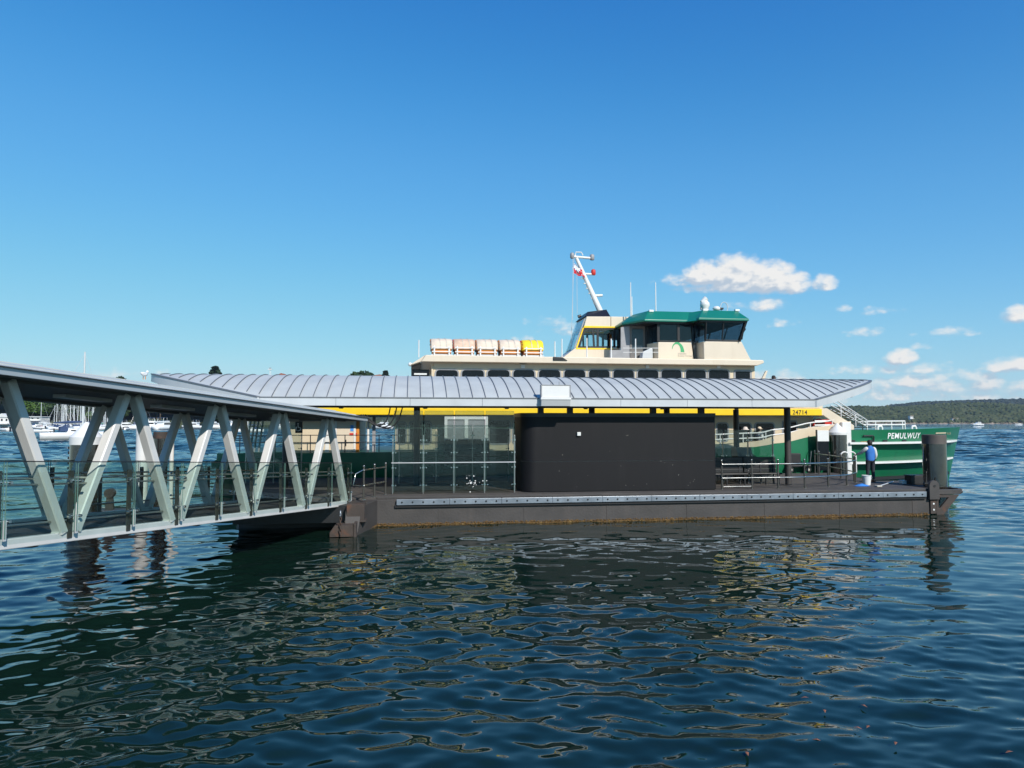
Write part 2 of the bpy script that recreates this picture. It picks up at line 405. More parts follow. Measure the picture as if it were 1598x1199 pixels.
m = MB(); m.tube([(-.98, -1.93+.055*math.cos(a), .72+.075*math.sin(a)) for a in np.linspace(0, 6.28, 13)[:-1]], .018, 6, closed=True); m.cyl((-.98, -1.99, .66), (-.98, -1.87, .66), .022); po.part('shackle', m, 'galv', smooth=60)
# right end: lug plate, pile guide frame and gusset
m = MB(); lug = [(20.02, .58), (20.42, .58), (20.42, 1.08)]+arc((20.22, 1.08), .2, 0, math.pi, 10)[1:]+[(20.02, .58)][:0]
m.prism(lug, .16, .26); m.cyl((20.22, .15, 1.08), (20.22, .17, 1.08), .06, n=14); po.part('lug_plate', m, 'hull_steel', bevel=.006)
m = MB(); m.cyl((20.22, .148, 1.08), (20.22, .158, 1.08), .045, n=14); po.part('lug_hole', m, 'black_paint')
m = MB()
m.box(20.44, 21.36, .22, .42, .76, .93); m.box(21.56, 21.72, .62, 2.3, .76, .93); m.box(20.44, 21.72, 2.1, 2.3, .76, .93); m.prismz([(21.36, .22), (21.72, .62), (21.56, .62), (21.36, .42)], .76, .93)
m.box(20.46, 20.62, .42, 2.1, .76, .93); m.cyl((21.36, .30, .84), (21.46, .30, .84), .05)
po.part('pile_guide', m, 'hull_steel', bevel=.012)
m = MB()
m.prism([(20.1, .05), (20.1, .74), (20.34, .74), (20.34, .05)], .24, .34)
frame_mb(m, [(20.34, -.02), (20.60, -.02), (21.30, .74), (20.34, .74)], [(20.43, .26), (20.50, .26), (20.86, .64), (20.43, .64)], .24, .34)
m.box(20.1, 20.5, .34, 2.2, .0, .74)
po.part('gusset_frame', m, 'rust_steel', bevel=.01)
m = MB()
for z in (.70, .42, .20): m.cyl((20.22, .225, z), (20.22, .245, z), .035, n=8)
po.part('bolts', m, 'white_paint')

# ================================================================ mooring piles
def pile(name, u, v, r, z1, label, capm, bodym, coneh=0, caph=.35, cr=1.06, group='mooring piles'):
    t = T(name, label, 'pile', (u, v, 0), group)
    m = MB().lathe((u, v, 0), [(r, -1), (r, z1-caph)], 32); t.part('shaft', m, bodym, smooth=40)
    if coneh: m = MB().lathe((u, v, 0), [(r*cr, z1-caph), (r*cr, z1), (r*.12, z1+coneh), (.01, z1+coneh)], 32)
    else: m = MB().lathe((u, v, 0), [(r*cr, z1-caph), (r*cr, z1-.02), (r*cr-.02, z1), (r*.8, z1), (r*.8, z1-.1)], 32)
    t.part('cap', m, capm, smooth=40, bevel=0)
    return t
pl_ = pile('mooring_pile', 21.13, 1.25, .415, 2.95, 'glossy black mooring pile standing in the guide at the right end of the pontoon', 'pile_cap', 'pile_black', 0, .36, 1.015)
m = MB()
for k in range(16): m.box(21.13+.40, 21.13+.455, 1.18, 1.30, 1.05+k*.105, 1.11+k*.105)
pl_.part('rubber_strip', m, 'black_rubber')
# ================================================================ shelter roof on columns
FV, RV, BV = .6, 4.4, 7.4
sh = T('shelter', 'long grey standing seam roof shelter on black columns over the pontoon', 'shelter', (6, 4.4, ZD))
UL0, UR0, ULT, URT = -3.88, 15.8, -8.45, 20.4
def ends(v):                                                  # plan: straight eaves, pointed ends on the ridge
    t = (v-FV)/(RV-FV) if v <= RV else (BV-v)/(BV-RV)
    t = max(0, min(1, t)); t = 1-(1-t)**1.75; return UL0+(ULT-UL0)*t, UR0+(URT-UR0)*t
def roofz(v):
    if v <= RV: return 4.27+.96*(1-(1-(v-FV)/(RV-FV))**1.75)
    return 4.40+.83*(1-((v-RV)/(BV-RV))**1.75)
def lift(u, v):                                               # both tips kick up a little
    return 0
nv, nu = 26, 40
vs_ = [FV+(RV-FV)*i/16 for i in range(17)]+[RV+(BV-RV)*i/9 for i in range(1, 10)]
m = MB(); grid = []
for v in vs_:
    a, b = ends(v); grid.append([(a+(b-a)*j/nu, v, roofz(v)) for j in range(nu+1)])
nU = nu+1
m.add([p for r in grid for p in r]+[(p[0], p[1], p[2]-.05) for r in grid for p in r],
      [(i*nU+j, i*nU+j+1, (i+1)*nU+j+1, (i+1)*nU+j) for i in range(len(grid)-1) for j in range(nu)] +
      [(len(grid)*nU+i*nU+j, len(grid)*nU+(i+1)*nU+j, len(grid)*nU+(i+1)*nU+j+1, len(grid)*nU+i*nU+j+1) for i in range(len(grid)-1) for j in range(nu)])
sh.part('roof_sheet', m, 'roof_metal', smooth=50)
m = MB()                                                      # standing seams, .44 m apart
us = np.arange(ULT+.5, URT-.3, .445)
for u in us:
    line = [v for v in np.linspace(FV, BV, 34) if ends(v)[0]+.05 <= u <= ends(v)[1]-.05]
    if len(line) < 3: continue
    m.loft([[(u-.011, v, roofz(v)-.01), (u+.011, v, roofz(v)-.01), (u+.011, v, roofz(v)+.032), (u-.011, v, roofz(v)+.032)] for v in line])
sh.part('roof_seams', m, 'seam_dark')
# fascia: straight along the front, tapering up to the tips
zf0, zf1 = 3.98, 4.235
def strip(p, q, ht=.04):                                      # p, q: (u, v, zbottom, ztop)
    d = Vector((q[0]-p[0], q[1]-p[1], 0)).normalized(); n = Vector((d.y, -d.x, 0))*ht
    r = []
    for w in (p, q): r.append([(w[0], w[1], w[2]), (w[0]+n.x, w[1]+n.y, w[2]), (w[0]+n.x, w[1]+n.y, w[3]), (w[0], w[1], w[3])])
    return r
for i in range(8):
    a, b = UL0+(UR0-UL0)*i/8+.004, UL0+(UR0-UL0)*(i+1)/8-.004
    m = MB().loft(strip((a, FV, zf0, zf1), (b, FV, zf0, zf1))); sh.part('fascia', m, 'fascia_metal', bevel=.006)
m = MB().box(UL0, UR0, FV-.06, FV+.02, zf1+.004, zf1+.04); sh.part('gutter_lip', m, 'seam_dark')
def end_fascia(side):
    rings = []; ring2 = []
    for k in range(13):
        v = FV+(RV-FV)*k/12; u = ends(v)[side]; s = 1 if side else -1
        zt_ = roofz(v)+.0; z_b = zf0+(roofz(v)-4.27)*1.0*(k/12*.12+.9)
        rings.append([(u+s*.0, v-.02, z_b), (u+s*.06, v-.06, z_b), (u+s*.06, v-.06, zt_-.03), (u, v-.02, zt_-.03)])
        ring2.append([(u-s*.02, v-.0, zt_-.025), (u+s*.08, v-.07, zt_-.025), (u+s*.08, v-.07, zt_+.012), (u-s*.02, v, zt_+.012)])
    if side == 0: rings = [r[::-1] for r in rings]; ring2 = [r[::-1] for r in ring2]
    sh.part('end_fascia', MB().loft(rings), 'fascia_metal', smooth=30); sh.part('gutter_lip', MB().loft(ring2), 'seam_dark')
end_fascia(0); end_fascia(1)
# ceiling: flat under the middle, lifting to the tips and the back
m = MB(); grid = []
for v in np.linspace(FV, BV, 18):
    a, b = ends(v); row = []
    for j in range(31):
        u = a+(b-a)*j/30
        over = max(0, u-UR0, UL0-u)/(URT-UR0)
        ov = max(0, u-UR0, UL0-u)/max(1e-6, (b-UR0)) if b > UR0+1e-3 else 0
        ze = zf0+(roofz(min(v, RV))-4.27)*(.9+.12*min(1, (v-FV)/(RV-FV)))
        z = zf0+.01+.10*max(0, (v-4.6)/(BV-4.6))*(1-min(1, ov)) + min(1, ov)**1.2*(ze-zf0-.005)
        row.append((u, v, min(z, roofz(v)-.06)))
    grid.append(row)
m.add([p for r in grid for p in r], [(i*31+j, (i+1)*31+j, (i+1)*31+j+1, i*31+j+1) for i in range(17) for j in range(30)])
sh.part('ceiling', m, 'soffit', smooth=50)
m = MB()
for k in range(8):
    a, b = ends(BV)
    m.loft(strip((b-(b-a)*k/8, BV, 4.10, 4.40), (b-(b-a)*(k+1)/8, BV, 4.10, 4.40)))
sh.part('back_fascia', m, 'fascia_metal')
m = MB().box(-3.4, 15.4, 1.6, 1.78, 3.935, zf0+.005); sh.part('beam', m, 'black_paint')
def column(u, v, r=.125):
    m = MB().lathe((u, v, 0), [(r+.09, ZD), (r+.09, ZD+.02), (r, ZD+.022), (r, 3.99)], 24)
    return sh.part('column', m, 'column_paint', smooth=40)
for u, v in ((1.30, 4.6), (16.0, 2.9), (-3.7, 4.6), (8.4, 4.6), (11.6, 4.6), (15.5, 6.4)): column(u, v)
# kiosk stubs that carry its head up to the ceiling
# downlights
for k in range(6):
    u = -1.5+3.1*k
    m = MB().lathe((u, 3.2, 0), [(.07, 3.93), (.09, 3.96), (.09, zf0+.005)], 14); sh.part('downlight', m, 'white_paint', smooth=40)

# ================================================================ kiosk: big dark rounded box
kz1 = 3.62; K0, K1, KV0, KV1 = 5.0, 12.25, 1.28, 3.6
def krect(d=0, r=.5):
    p = []
    for cx, cy, a in ((K1-.06-d, KV0+.06+d, -math.pi/2), (K1-r-d, KV1-r-d, 0), (K0+r+d, KV1-r-d, math.pi/2), (K0+r+d, KV0+r+d, math.pi)):
        rr_ = .06 if cx == K1-.06-d else r
        p += arc((cx, cy), rr_, a, a+math.pi/2, 8)
    return p
k = T('kiosk', 'large black windowless box with one rounded corner in the middle of the pontoon', 'kiosk', (8.6, 2.4, ZD))
m = MB(); m.prismz(krect(), ZD+.03, 2.02); k.part('wall', m, 'kiosk_paint', smooth=30)
m = MB(); m.prismz(krect(), 2.028, kz1); k.part('wall', m, 'kiosk_paint', smooth=30)
m = MB(); m.prismz(krect(.012), 2.0, 2.05); k.part('joint', m, 'letter_grey', smooth=30)
m = MB(); m.prismz(krect(-.02), kz1+.001, kz1+.14); k.part('top_cap', m, 'black_paint', smooth=30)
m = MB(); m.prismz(krect(.03), ZD, ZD+.028); k.part('plinth', m, 'black_rubber')
for u in (5.8, 6.9, 10.1, 12.0):
    m = MB().box(u-.1, u+.1, 1.9, 2.1, kz1+.14, 3.99); k.part('support_post', m, 'black_paint')
m = MB().box(6.99, 7.12, KV0-.09, KV0-.002, 2.94, 3.07); k.part('wall_fitting', m, 'white_paint', bevel=.008)
m = MB(); rr = random.Random(9)
for i in range(20):
    u, z = rr.uniform(5.7, 12), rr.uniform(1.1, 3.1); m.ball((u, KV0-.001, z), rr.uniform(.005, .013), 3, sy=.3)
k.part('paint_chips', m, 'letter_grey')
# white lit-panel sign at the eave
(su0, sz0), (su1, sz1) = on(845, 634, .35), on(889.5, 602, .35)
s = T('sign_box', 'blank white sign box fixed to the front edge of the shelter roof', 'sign', ((su0+su1)/2, .4, sz0))
m = MB().box(su0, su1, .33, .50, sz0+.30, sz1); s.part('panel', m, 'sign_white', bevel=.012)
fr = MB()
for a, b, c, d in ((su0-.02, su0+.015, sz0+.30, sz1+.02), (su1-.015, su1+.02, sz0+.30, sz1+.02)): fr.box(a, b, .315, .52, c, d)
fr.box(su0+.017, su1-.017, .315, .52, sz1+.002, sz1+.025); s.part('frame', fr, 'window_frame_grey')
m = MB().box(su0-.03, su1+.03, .28, .555, sz0+.22, sz0+.295); s.part('ledge', m, 'sign_white', bevel=.012)
m = MB().loft([[(u, .36, sz0), (u, .53, sz0), (u, .53, sz0+.218), (u, .30, sz0+.218)] for u in (su0-.01, su1+.01)]); s.part('base', m, 'fascia_metal', bevel=.01)
for u in (su0+.35, su1-.37): s.part('lifting_pin', MB().cyl((u, .42, sz1+.02), (u, .42, sz1+.14), .012), 'window_frame_grey')

# ================================================================ glass wind screens
def screen(label, us, v, z0, zm, z1, base, gm='glass_screen', group='glass wind screens on the pontoon', tall=False):
    t = T('glass_screen', label, 'glass screen', base, group)
    for i in range(len(us)-1):
        a, b = us[i]+.035, us[i+1]-.035
        for c, d in ((z0+.07, zm-.02), (zm+.02, z1))+(((z1+.03, 3.82),) if tall else ()):
            pn = t.part('glass_pane', MB().box(a, b, v-.006, v+.006, c, d), gm)
            e = MB(); e.box(a-.006, a, v-.008, v+.008, c, d); e.box(b, b+.006, v-.008, v+.008, c, d); e.box(a, b, v-.008, v+.008, d, d+.008)
            t.part('pane_rim', e, 'glass_edge', parent=pn)
    for u in us:
        ps = t.part('post', MB().box(u-.018, u+.018, v+.05, v+.13, z0, z1-.25), 'brushed', bevel=.004)
        for z in (z0+.30, zm-.18, zm+.34, z1-.42):
            q = MB().box(u-.03, u+.03, v+.035, v+.052, z-.03, z+.03)
            for du in (-.1, .1):
                if us[0]-.05 < u+du < us[-1]+.05:
                    q.tube([(u, v+.05, z), (u+du, v+.012, z)], .010, 6); q.cyl((u+du, v-.02, z), (u+du, v+.02, z), .022, n=10)
            t.part('spider_clamp', q, 'stainless', parent=ps)
    return t
gus = [on(x, 770, 1.35)[0] for x in (612.5, 660.5, 708.5, 756.5, 803.5)]
sc = screen('tall glass wind screen in four bays left of the black kiosk', gus, 1.35, ZD, 2.02, 3.22, (2.5, 1.35, ZD), tall=True)
sc.part('mid_rail', MB().box(gus[0]-.05, gus[-1]+.03, 1.325, 1.341, 2.0, 2.03), 'fascia_metal')
bk = screen('glass wind screen standing behind the front screen and the column', [.6, 2.1, 3.6, 5.1], 5.6, ZD, 2.0, 3.3, (2.8, 5.6, ZD))
screen('tinted glass wind screen behind the bench right of the kiosk', [12.9, 13.9, 15.0, 16.1], 4.2, ZD, 1.7, 3.1, (14.6, 4.2, ZD))
screen('glass wind screen at the far left end of the pontoon behind the gangway', [-5.6, -4.5, -3.4], 6.5, ZD, 2.0, 3.3, (-4.5, 6.5, ZD))
# flower-like sticker specks seen on the glass
m = MB(); rr = random.Random(5)
for i in range(34):
    a, d = rr.uniform(0, 6.28), abs(rr.gauss(0, .22)); u, z = on(735, 754, 1.33); m.ball((u+d*1.1*math.cos(a), 1.335, z+d*.8*math.sin(a)), rr.uniform(.008, .024), 3, sy=.25)
sc.part('stickers', m, 'white_paint')

# ================================================================ handrails
def rail_thing(label, pts, heights, base, lower=True, group='stainless handrails on the pontoon deck', m1='stainless'):
    t = T('handrail', label, 'handrail', base, group)
    for (u, v) in pts:
        ps = t.part('post', MB().cyl((u, v, ZD), (u, v, ZD+1.06), .034, n=10), 'post_bronze', smooth=40)
        t.part('finial', MB().ball((u, v, ZD+1.08), .036, 5), 'stainless', parent=ps, smooth=60); t.part('base_plate', MB().cyl((u, v, ZD), (u, v, ZD+.012), .07), 'stainless', parent=ps)
        for h in heights: t.part('fitting', MB().ball((u, v-.045, ZD+h), .034, 4), 'stainless', parent=ps, smooth=60)
    for h in heights:
        # rounded line through the posts
        P_ = [Vector((u, v-.05, ZD+h)) for u, v in pts]; L = []
        for i in range(len(P_)-1):
            p0 = P_[max(i-1, 0)]; p3 = P_[min(i+2, len(P_)-1)]
            for s_ in range(6):
                x = s_/6; a, b = P_[i], P_[i+1]
                L.append(.5*((2*a)+(-p0+b)*x+(2*p0-5*a+4*b-p3)*x*x+(-p0+3*a-3*b+p3)*x**3))
        L.append(P_[-1]); t.part('rail', MB().tube(L, .026, 8), m1, smooth=60)
    return t
hr = rail_thing('stainless handrail curving round the right front of the pontoon deck', [(12.55, 1.47), (13.75, 1.5), (14.8, 1.5), (15.9, 1.55), (17.05, 1.85), (18.15, 2.35), (19.3, 3.5)], (.93, .42), (15, 1.5, ZD))
hr.part('kick_rail', MB().tube([(12.6, 1.45, ZD+.1), (13.7, 1.48, ZD+.1)], .02, 8), 'stainless', smooth=60)
rail_thing('brownish handrail running back along the right end of the pontoon to the ferry gate', [(19.5, 3.9), (20.0, 5.6), (20.4, 7.1), (20.6, 8.3), (20.75, 8.9)], (.95, .42), (20, 6, ZD), m1='brushed')
lf = rail_thing('short sloping handrail at the foot of the gangway left of the glass screen', [(-.42, -.25), (-.12, .55), (.22, 1.25)], (.95, .45), (-.1, .5, ZD))
lf.part('rail_end', MB().tube([(-.46, -.30, ZD+.95), (-.66, -.55, ZD+.85), (-.72, -.62, ZD+.5), (-.50, -.34, ZD+.45)], .02, 8), 'stainless', smooth=60)

# two white hoops of the gate by the white pile
for x, lab in ((1318, 'white hooped gate rail nearest the grey pile'), (1329, 'white hooped gate rail in front of the white pile')):
    u, z = on(x, 706, 8.6)
    t = MB(); t.tube([(u-.22, 8.6, ZD), (u-.22, 8.6, 1.75)]+[(u+.22*math.cos(a), 8.6, 1.75+.22*math.sin(a)) for a in np.linspace(math.pi, 0, 9)]+[(u+.22, 8.6, ZD)], .035, 8)
    single('gate_hoop', t, 'ferry_white', lab, 'gate', (u, 8.6, ZD), 'gate hoops', smooth=60)

# ================================================================ benches, bin, trolley
def bench(u0, u1, v, label):
    t = T('bench', label, 'bench', ((u0+u1)/2, v, ZD), 'benches on the pontoon')
    t.part('seat', MB().box(u0, u1, v-.24, v+.22, ZD+.40, ZD+.46), 'black_paint', bevel=.02)
    m = MB()
    for k in range(4): m.box(u0, u1, v+.24+.02*k, v+.27+.02*k, ZD+.46+.155*k, ZD+.61+.155*k)
    t.part('backrest', m, 'black_paint', bevel=.01)
    for u in (u0+.15, (u0+u1)/2, u1-.15):
        q = MB(); q.beam((u, v-.2, ZD), (u, v-.2, ZD+.4), .05, .05); q.beam((u, v+.2, ZD), (u, v+.28, ZD+.94), .05, .05); t.part('leg', q, 'black_paint')
bench(12.6, 14.4, 3.3, 'black slatted bench nearest the kiosk behind the handrail')
bench(14.5, 15.9, 3.4, 'black slatted bench beside the right column')
t = T('waste_bin', 'grey square bin top standing behind the bench near the right column', 'bin', (15.2, 5.2, ZD))
t.part('body', MB().box(14.85, 15.5, 4.9, 5.5, ZD, ZD+1.02), 'black_paint', bevel=.02)
t.part('hood', MB().loft([[(u, 4.88, ZD+1.03), (u, 5.52, ZD+1.03), (u, 5.52, ZD+1.42), (u, 5.05, ZD+1.42)] for u in (14.83, 15.52)]), 'window_frame_grey', bevel=.02)
u, v = onz(1247, 737, ZD)
t = T('luggage_trolley', 'small dark wheeled trolley parked behind the handrail by the right column', 'trolley', (u, v, ZD))
t.part('bed', MB().box(u-.75, u+.45, v-.35, v+.35, ZD+.28, ZD+.36), 'black_paint', bevel=.02)
t.part('load', MB().box(u-.7, u-.05, v-.3, v+.3, ZD+.37, ZD+.95), 'black_rubber', bevel=.04)
t.part('push_handle', MB().tube([(u+.42, v-.28, ZD+.34), (u+.52, v-.28, ZD+1.05), (u+.52, v+.28, ZD+1.05), (u+.42, v+.28, ZD+.34)], .022), 'brushed')
for du in (-.6, .32):
    for dv in (-.3, .3):
        w = t.part('wheel', MB().cyl((u+du, v+dv-.03, ZD+.14), (u+du, v+dv+.03, ZD+.14), .14, n=18), 'black_rubber', smooth=40)
        t.part('hub', MB().cyl((u+du, v+dv-.04, ZD+.14), (u+du, v+dv+.04, ZD+.14), .06, n=12), 'letter_grey', parent=w)

# ================================================================ hanging cables, small signs
for i, (x0, x1, sag) in enumerate(((571, 609, 664), (574, 619, 666.5), (577, 628, 668))):
    u0, z0 = on(x0-8, 648, .9); u1, z1 = on(x1, 636, .9); um, zm_ = on((x0+x1)/2+4, sag, .9)
    pts = []
    for k_ in range(15):
        tt = k_/14; sx = tt
        a, b, c = (u0, z0+.02), (um, zm_), (u1, z1)
        l0 = (tt-.5)*(tt-1)*2; l1 = -4*tt*(tt-1); l2 = 2*tt*(tt-.5)
        pts.append((a[0]*l0+b[0]*l1+c[0]*l2, .9+.05*i, a[1]*l0+b[1]*l1+c[1]*l2))
    single('hanging_cable', MB().tube(pts, .022, 8), 'black_rubber', ('shortest', 'middle', 'longest')[i]+' of three black cables sagging from the shelter to the gangway roof', 'cable', pts[7], 'black cables between the roofs', smooth=60)
(au, az), (bu, bz) = on(461, 656, 4.3), on(472, 676, 4.3)
t = T('access_sign', 'narrow black hanging sign with white wheelchair symbol behind the gangway', 'sign', ((au+bu)/2, 4.3, bz))
t.part('board', MB().box(au, bu, 4.28, 4.34, bz, az), 'black_paint', bevel=.005)
c = (au+bu)/2; zz = az-.28
m = MB(); m.tube([(c-.02+.085*math.cos(a), 4.276, zz-.04+.085*math.sin(a)) for a in np.linspace(2.2, 6.1, 12)], .014, 6)
m.ball((c-.03, 4.276, zz+.14), .028, 4, sy=.3); m.tube([(c-.03, 4.276, zz+.10), (c-.02, 4.276, zz), (c+.06, 4.276, zz-.005), (c+.085, 4.276, zz-.1)], .016, 6)
t.part('symbol', m, 'letter_white')
t.part('hanger', MB().beam((c, 4.31, az), (c, 4.31, 4.0), .03, .03), 'black_paint')

# ================================================================ piles behind the pontoon
def at_pix(x, v): return on(x, 700, v)[0]
pile('mooring_pile', at_pix(1307, 9.35), 9.35, .44, on(1307, 675, 9.35)[1], 'dark pile with a white conical cap behind the right end of the pontoon', 'pile_white', 'pile_black', .45, .12, 1.03)
u = at_pix(1319.5, 9.55)
t = T('guide_post', 'broad white square post beside the dark pile behind the right handrails', 'post', (u, 9.6, 0))
t.part('post', MB().box(u-.24, u+.24, 9.40, 9.8, -.5, on(1320, 659, 9.4)[1]), 'pile_white', bevel=.02)
t.part('collar', MB().box(u-.3, u+.3, 9.3, 9.9, ZD-.4, ZD-.1), 'hull_steel', bevel=.02)
u0, u1 = on(1275, 700, 9.2)[0], on(1293, 700, 9.2)[0]
t = T('gate_screen', 'white gate panel with a dark glass lower half left of the capped pile', 'gate', ((u0+u1)/2, 9.2, ZD))
t.part('panel', MB().box(u0, u1, 9.14, 9.2, on(1280, 689, 9.2)[1], on(1280, 672, 9.2)[1]), 'white_paint', bevel=.01)
t.part('window', MB().box(u0+.01, u1-.01, 9.15, 9.19, ZD+.1, on(1280, 689, 9.2)[1]-.005), 'window_dark')
t.part('frame', MB().box(u0-.05, u0-.005, 9.12, 9.22, ZD, on(1280, 671, 9.2)[1]), 'black_paint')
def at_depth(x, Z): return uv((x-CX)/F*Z, Z)
for x, Z, y1, r, cone, cm, bm, lab, nm in (
    (136.5, 22.6, 682, .45, .47, 'pile_white', 'pile_black', 'dark pile with white conical cap standing in water behind the gangway', 'mooring_pile'),
    (224, 24.5, 668, .20, 0, 'pile_white', 'pile_white', 'tall plain white pile behind the second gangway bay', 'mooring_pile'),
    (252.5, 25.5, 674, .24, 0, 'rust_steel', 'pile_black', 'dark pile with rusty band at its top behind the gangway', 'mooring_pile'),
    (270, 26.5, 676, .075, 0, 'pile_white', 'pile_white', 'thin white pile just right of the rusty topped pile', 'mooring_pile')):
    u, v = at_depth(x, Z); z1 = CAMZ+(HOR-y1)/F*Z
    pt = pile(nm, u, v, r, z1, lab, cm, bm, cone, .24, 1.04)
    if x < 140:
        m = MB()
        for k_ in range(14): m.box(u-r-.06, u-r+.0, v-.05, v+.05, .5+k_*.16, .58+k_*.16)
        pt.part('rubber_strip', m, 'black_rubber')
# winch drum seen on the landing through the glass
u, v = at_depth(176, 24.5)
t = T('mooring_winch', 'small brown round winch drum on the landing behind the gangway glass', 'winch', (u, v, .5))
t.part('drum', MB().cyl((u, v-.12, 1.0), (u, v+.12, 1.0), .16, n=20), 'rust_steel', smooth=40)
t.part('stand', MB().prism([(u-.14, .45), (u+.14, .45), (u+.08, 1.02), (u-.08, 1.02)], v-.06, v+.06), 'hull_steel', bevel=.01)
t.part('bed', MB().box(u-.8, u+1.6, v-.4, v+.4, .30, .45), 'hull_steel', bevel=.02)
t.part('float', MB().box(u-.9, u+1.7, v-.5, v+.5, -.4, .298), 'black_paint', bevel=.03)

# ================================================================ cleaner's things on the deck
u, v = onz(1352.5, 757, ZD)
t = T('bucket', 'white plastic bucket beside the cleaning man', 'bucket', (u, v, ZD))
t.part('pail', MB().lathe((u, v, ZD), [(.14, 0), (.175, .36), (.185, .36), (.185, .385), (.165, .385), (.13, .03)], 20), 'white_paint', smooth=40)
t.part('handle', MB().tube([(u+.18*math.cos(a), v-.1, ZD+.33-.14*math.sin(a)) for a in np.linspace(0, math.pi, 9)], .006, 6), 'galv')
u, v = onz(1345, 759, ZD)
m = MB(); rr = random.Random(2); n = 9; vs = [(u-.3+.6*i/n, v-.14+.28*j/n, ZD+.01+.09*math.sin(math.pi*i/n)*math.sin(math.pi*j/n)*rr.uniform(.4, 1.2)) for i in range(n+1) for j in range(n+1)]
m.add(vs, [(i*(n+1)+j, (i+1)*(n+1)+j, (i+1)*(n+1)+j+1, i*(n+1)+j+1) for i in range(n) for j in range(n)])
mat('blue_cloth', (.03, .20, .60), .8, 0, .15)
single('cleaning_cloth', m, 'blue_cloth', 'crumpled bright blue cloth on the deck by the bucket', 'cloth', (u, v, ZD), smooth=60)
a = onz(1372, 760, ZD); b = onz(1394, 753.5, ZD)
t = T('mop', 'long pale mop handle lying on the deck right of the bucket', 'mop', (*a, ZD))
t.part('handle', MB().tube([(a[0], a[1], ZD+.03), (b[0], b[1], ZD+.05)], .022, 8), 'fascia_metal', smooth=60)
t.part('head', MB().box(a[0]-.16, a[0]+.05, a[1]-.12, a[1]+.10, ZD+.003, ZD+.06), 'letter_grey', bevel=.015)
u, v = onz(1411, 755, ZD)
t = T('tub', 'low white lidded tub on the deck near the black pile', 'tub', (u, v, ZD))
t.part('body', MB().box(u-.16, u+.16, v-.12, v+.12, ZD, ZD+.11), 'white_paint', bevel=.02)
t.part('lid', MB().box(u-.17, u+.17, v-.13, v+.13, ZD+.112, ZD+.14), 'sign_white', bevel=.012)
u, v = onz(1428, 755.5, ZD)
t = T('crate', 'black plastic crate on the deck against the black pile', 'crate', (u, v, ZD))
t.part('body', MB().box(u-.32, u+.28, v-.2, v+.2, ZD, ZD+.33), 'black_rubber', bevel=.03)
t.part('lid', MB().box(u-.34, u+.30, v-.22, v+.22, ZD+.332, ZD+.37), 'black_paint', bevel=.015)
u, v = onz(1312, 760, ZD)
# ================================================================ ferry (frame P)
VC, HB = 13.9, 4.3
fe = T('ferry', 'large green and cream passenger ferry with yellow stripe moored behind the pontoon', 'ferry', (12, VC, 0))
def hullv(u, z, near=True):
    z = max(-.5, min(3.2, z)); e = 32.1+.85*z/3.1; s = 19.5+3*z/3.1; p = 1.9+.5*z/3.1
    b = HB*(1-.06*max(0, 1-z/1.2))
    if u > s: b *= max(0, 1-((u-s)/(e-s))**p)
    if u < -5: b *= 1-.10*((-5-u)/3)**2
    return VC-b if near else VC+b
def ztop(u):
    for (a, za), (b, zb_) in zip(ZT, ZT[1:]):
        if a <= u <= b:
            x = (u-a)/(b-a); return za+(zb_-za)*x*x*(3-2*x)
    return ZT[-1][1]
ZT = [(-8, 2.02), (15.5, 2.12), (18.2, 2.2), (19.2, 2.38), (21.4, 2.74), (23.4, 3.03), (33.1, 3.14)]
us = list(np.linspace(-7.6, 18, 14))+list(np.linspace(18.8, 32.95, 34))
NZ = 9
rings = []
for u in us:
    zt_ = ztop(u); zs = [-.6+(zt_+.6)*i/NZ for i in range(NZ+1)]
    fix = lambda z: min(u, 32.08+.85*max(-.5, z)/3.1)
    near = [(fix(z), hullv(fix(z), z), z) for z in zs]; far = [(fix(z), hullv(fix(z), z, False), z) for z in zs]
    rings.append(near+far[::-1])
fe.part('hull', MB().loft(rings), 'ferry_green', smooth=35)
def strake(z, d, h, ua, ub, mname, name='rubbing_strake'):
    L = []
    for u in np.linspace(ua, ub, 60):
        e = 31.98+.85*z/3.1; uu = min(u, e); v = hullv(uu, z); d_ = d*max(.12, min(1, (e-uu)/2.2))
        du = .02; t_ = Vector((du, hullv(min(uu+du, e), z)-v, 0)); 
        if t_.length < 1e-5: t_ = Vector((0, 1, 0))
        t_.normalize(); n = Vector((t_.y, -t_.x, 0))
        p = Vector((uu, v, z)); q = p+n*d_
        L.append([(p.x-n.x*.03, p.y-n.y*.03, z-h), (q.x, q.y, z-h*.75), (q.x, q.y, z+h*.75), (p.x-n.x*.03, p.y-n.y*.03, z+h)])
    return fe.part(name, MB().loft(L), mname, smooth=50)
strake(2.36, .34, .062, 22.9, 32.5, 'ferry_white'); strake(1.36, .34, .062, 22.9, 32.25, 'ferry_white')
strake(.5, .16, .10, 2, 32, 'black_rubber')
def solve(x, y, off=0):                                       # the spot on the near hull side seen at a pixel
    best = None
    for i in range(1400):
        u = 14+i*.0135
        for _ in (0,):
            # find z by the ray on the plane v of the hull at this u
            v = hullv(min(u, 32.8), 2.6); uu, z = on(x, y, v)
            d = abs(uu-u)
            if best is None or d < best[0]: best = (d, u, z)
    return best[1], best[2]
def on_hull(mb, off=.012):
    return mb.warp(lambda a, b, c: (a, hullv(a, c)-off+b, c))
a, za = solve(1385, 685); b, zb2 = solve(1434.5, 675)
t = text_mb('PEMULWUY', 1, .014)
fe.part('name_lettering', on_hull(fit_mb(t, a, b, za, za+.30, 0)), 'letter_white')
a, za = solve(1458, 677.2); b, zb2 = solve(1474, 675)
fe.part('name_plate', on_hull(MB().box(a, b, -.012, .0, za, za+.07)), 'ferry_cream')
a, za = solve(1476.5, 677.8); b, zb2 = solve(1481.5, 675)
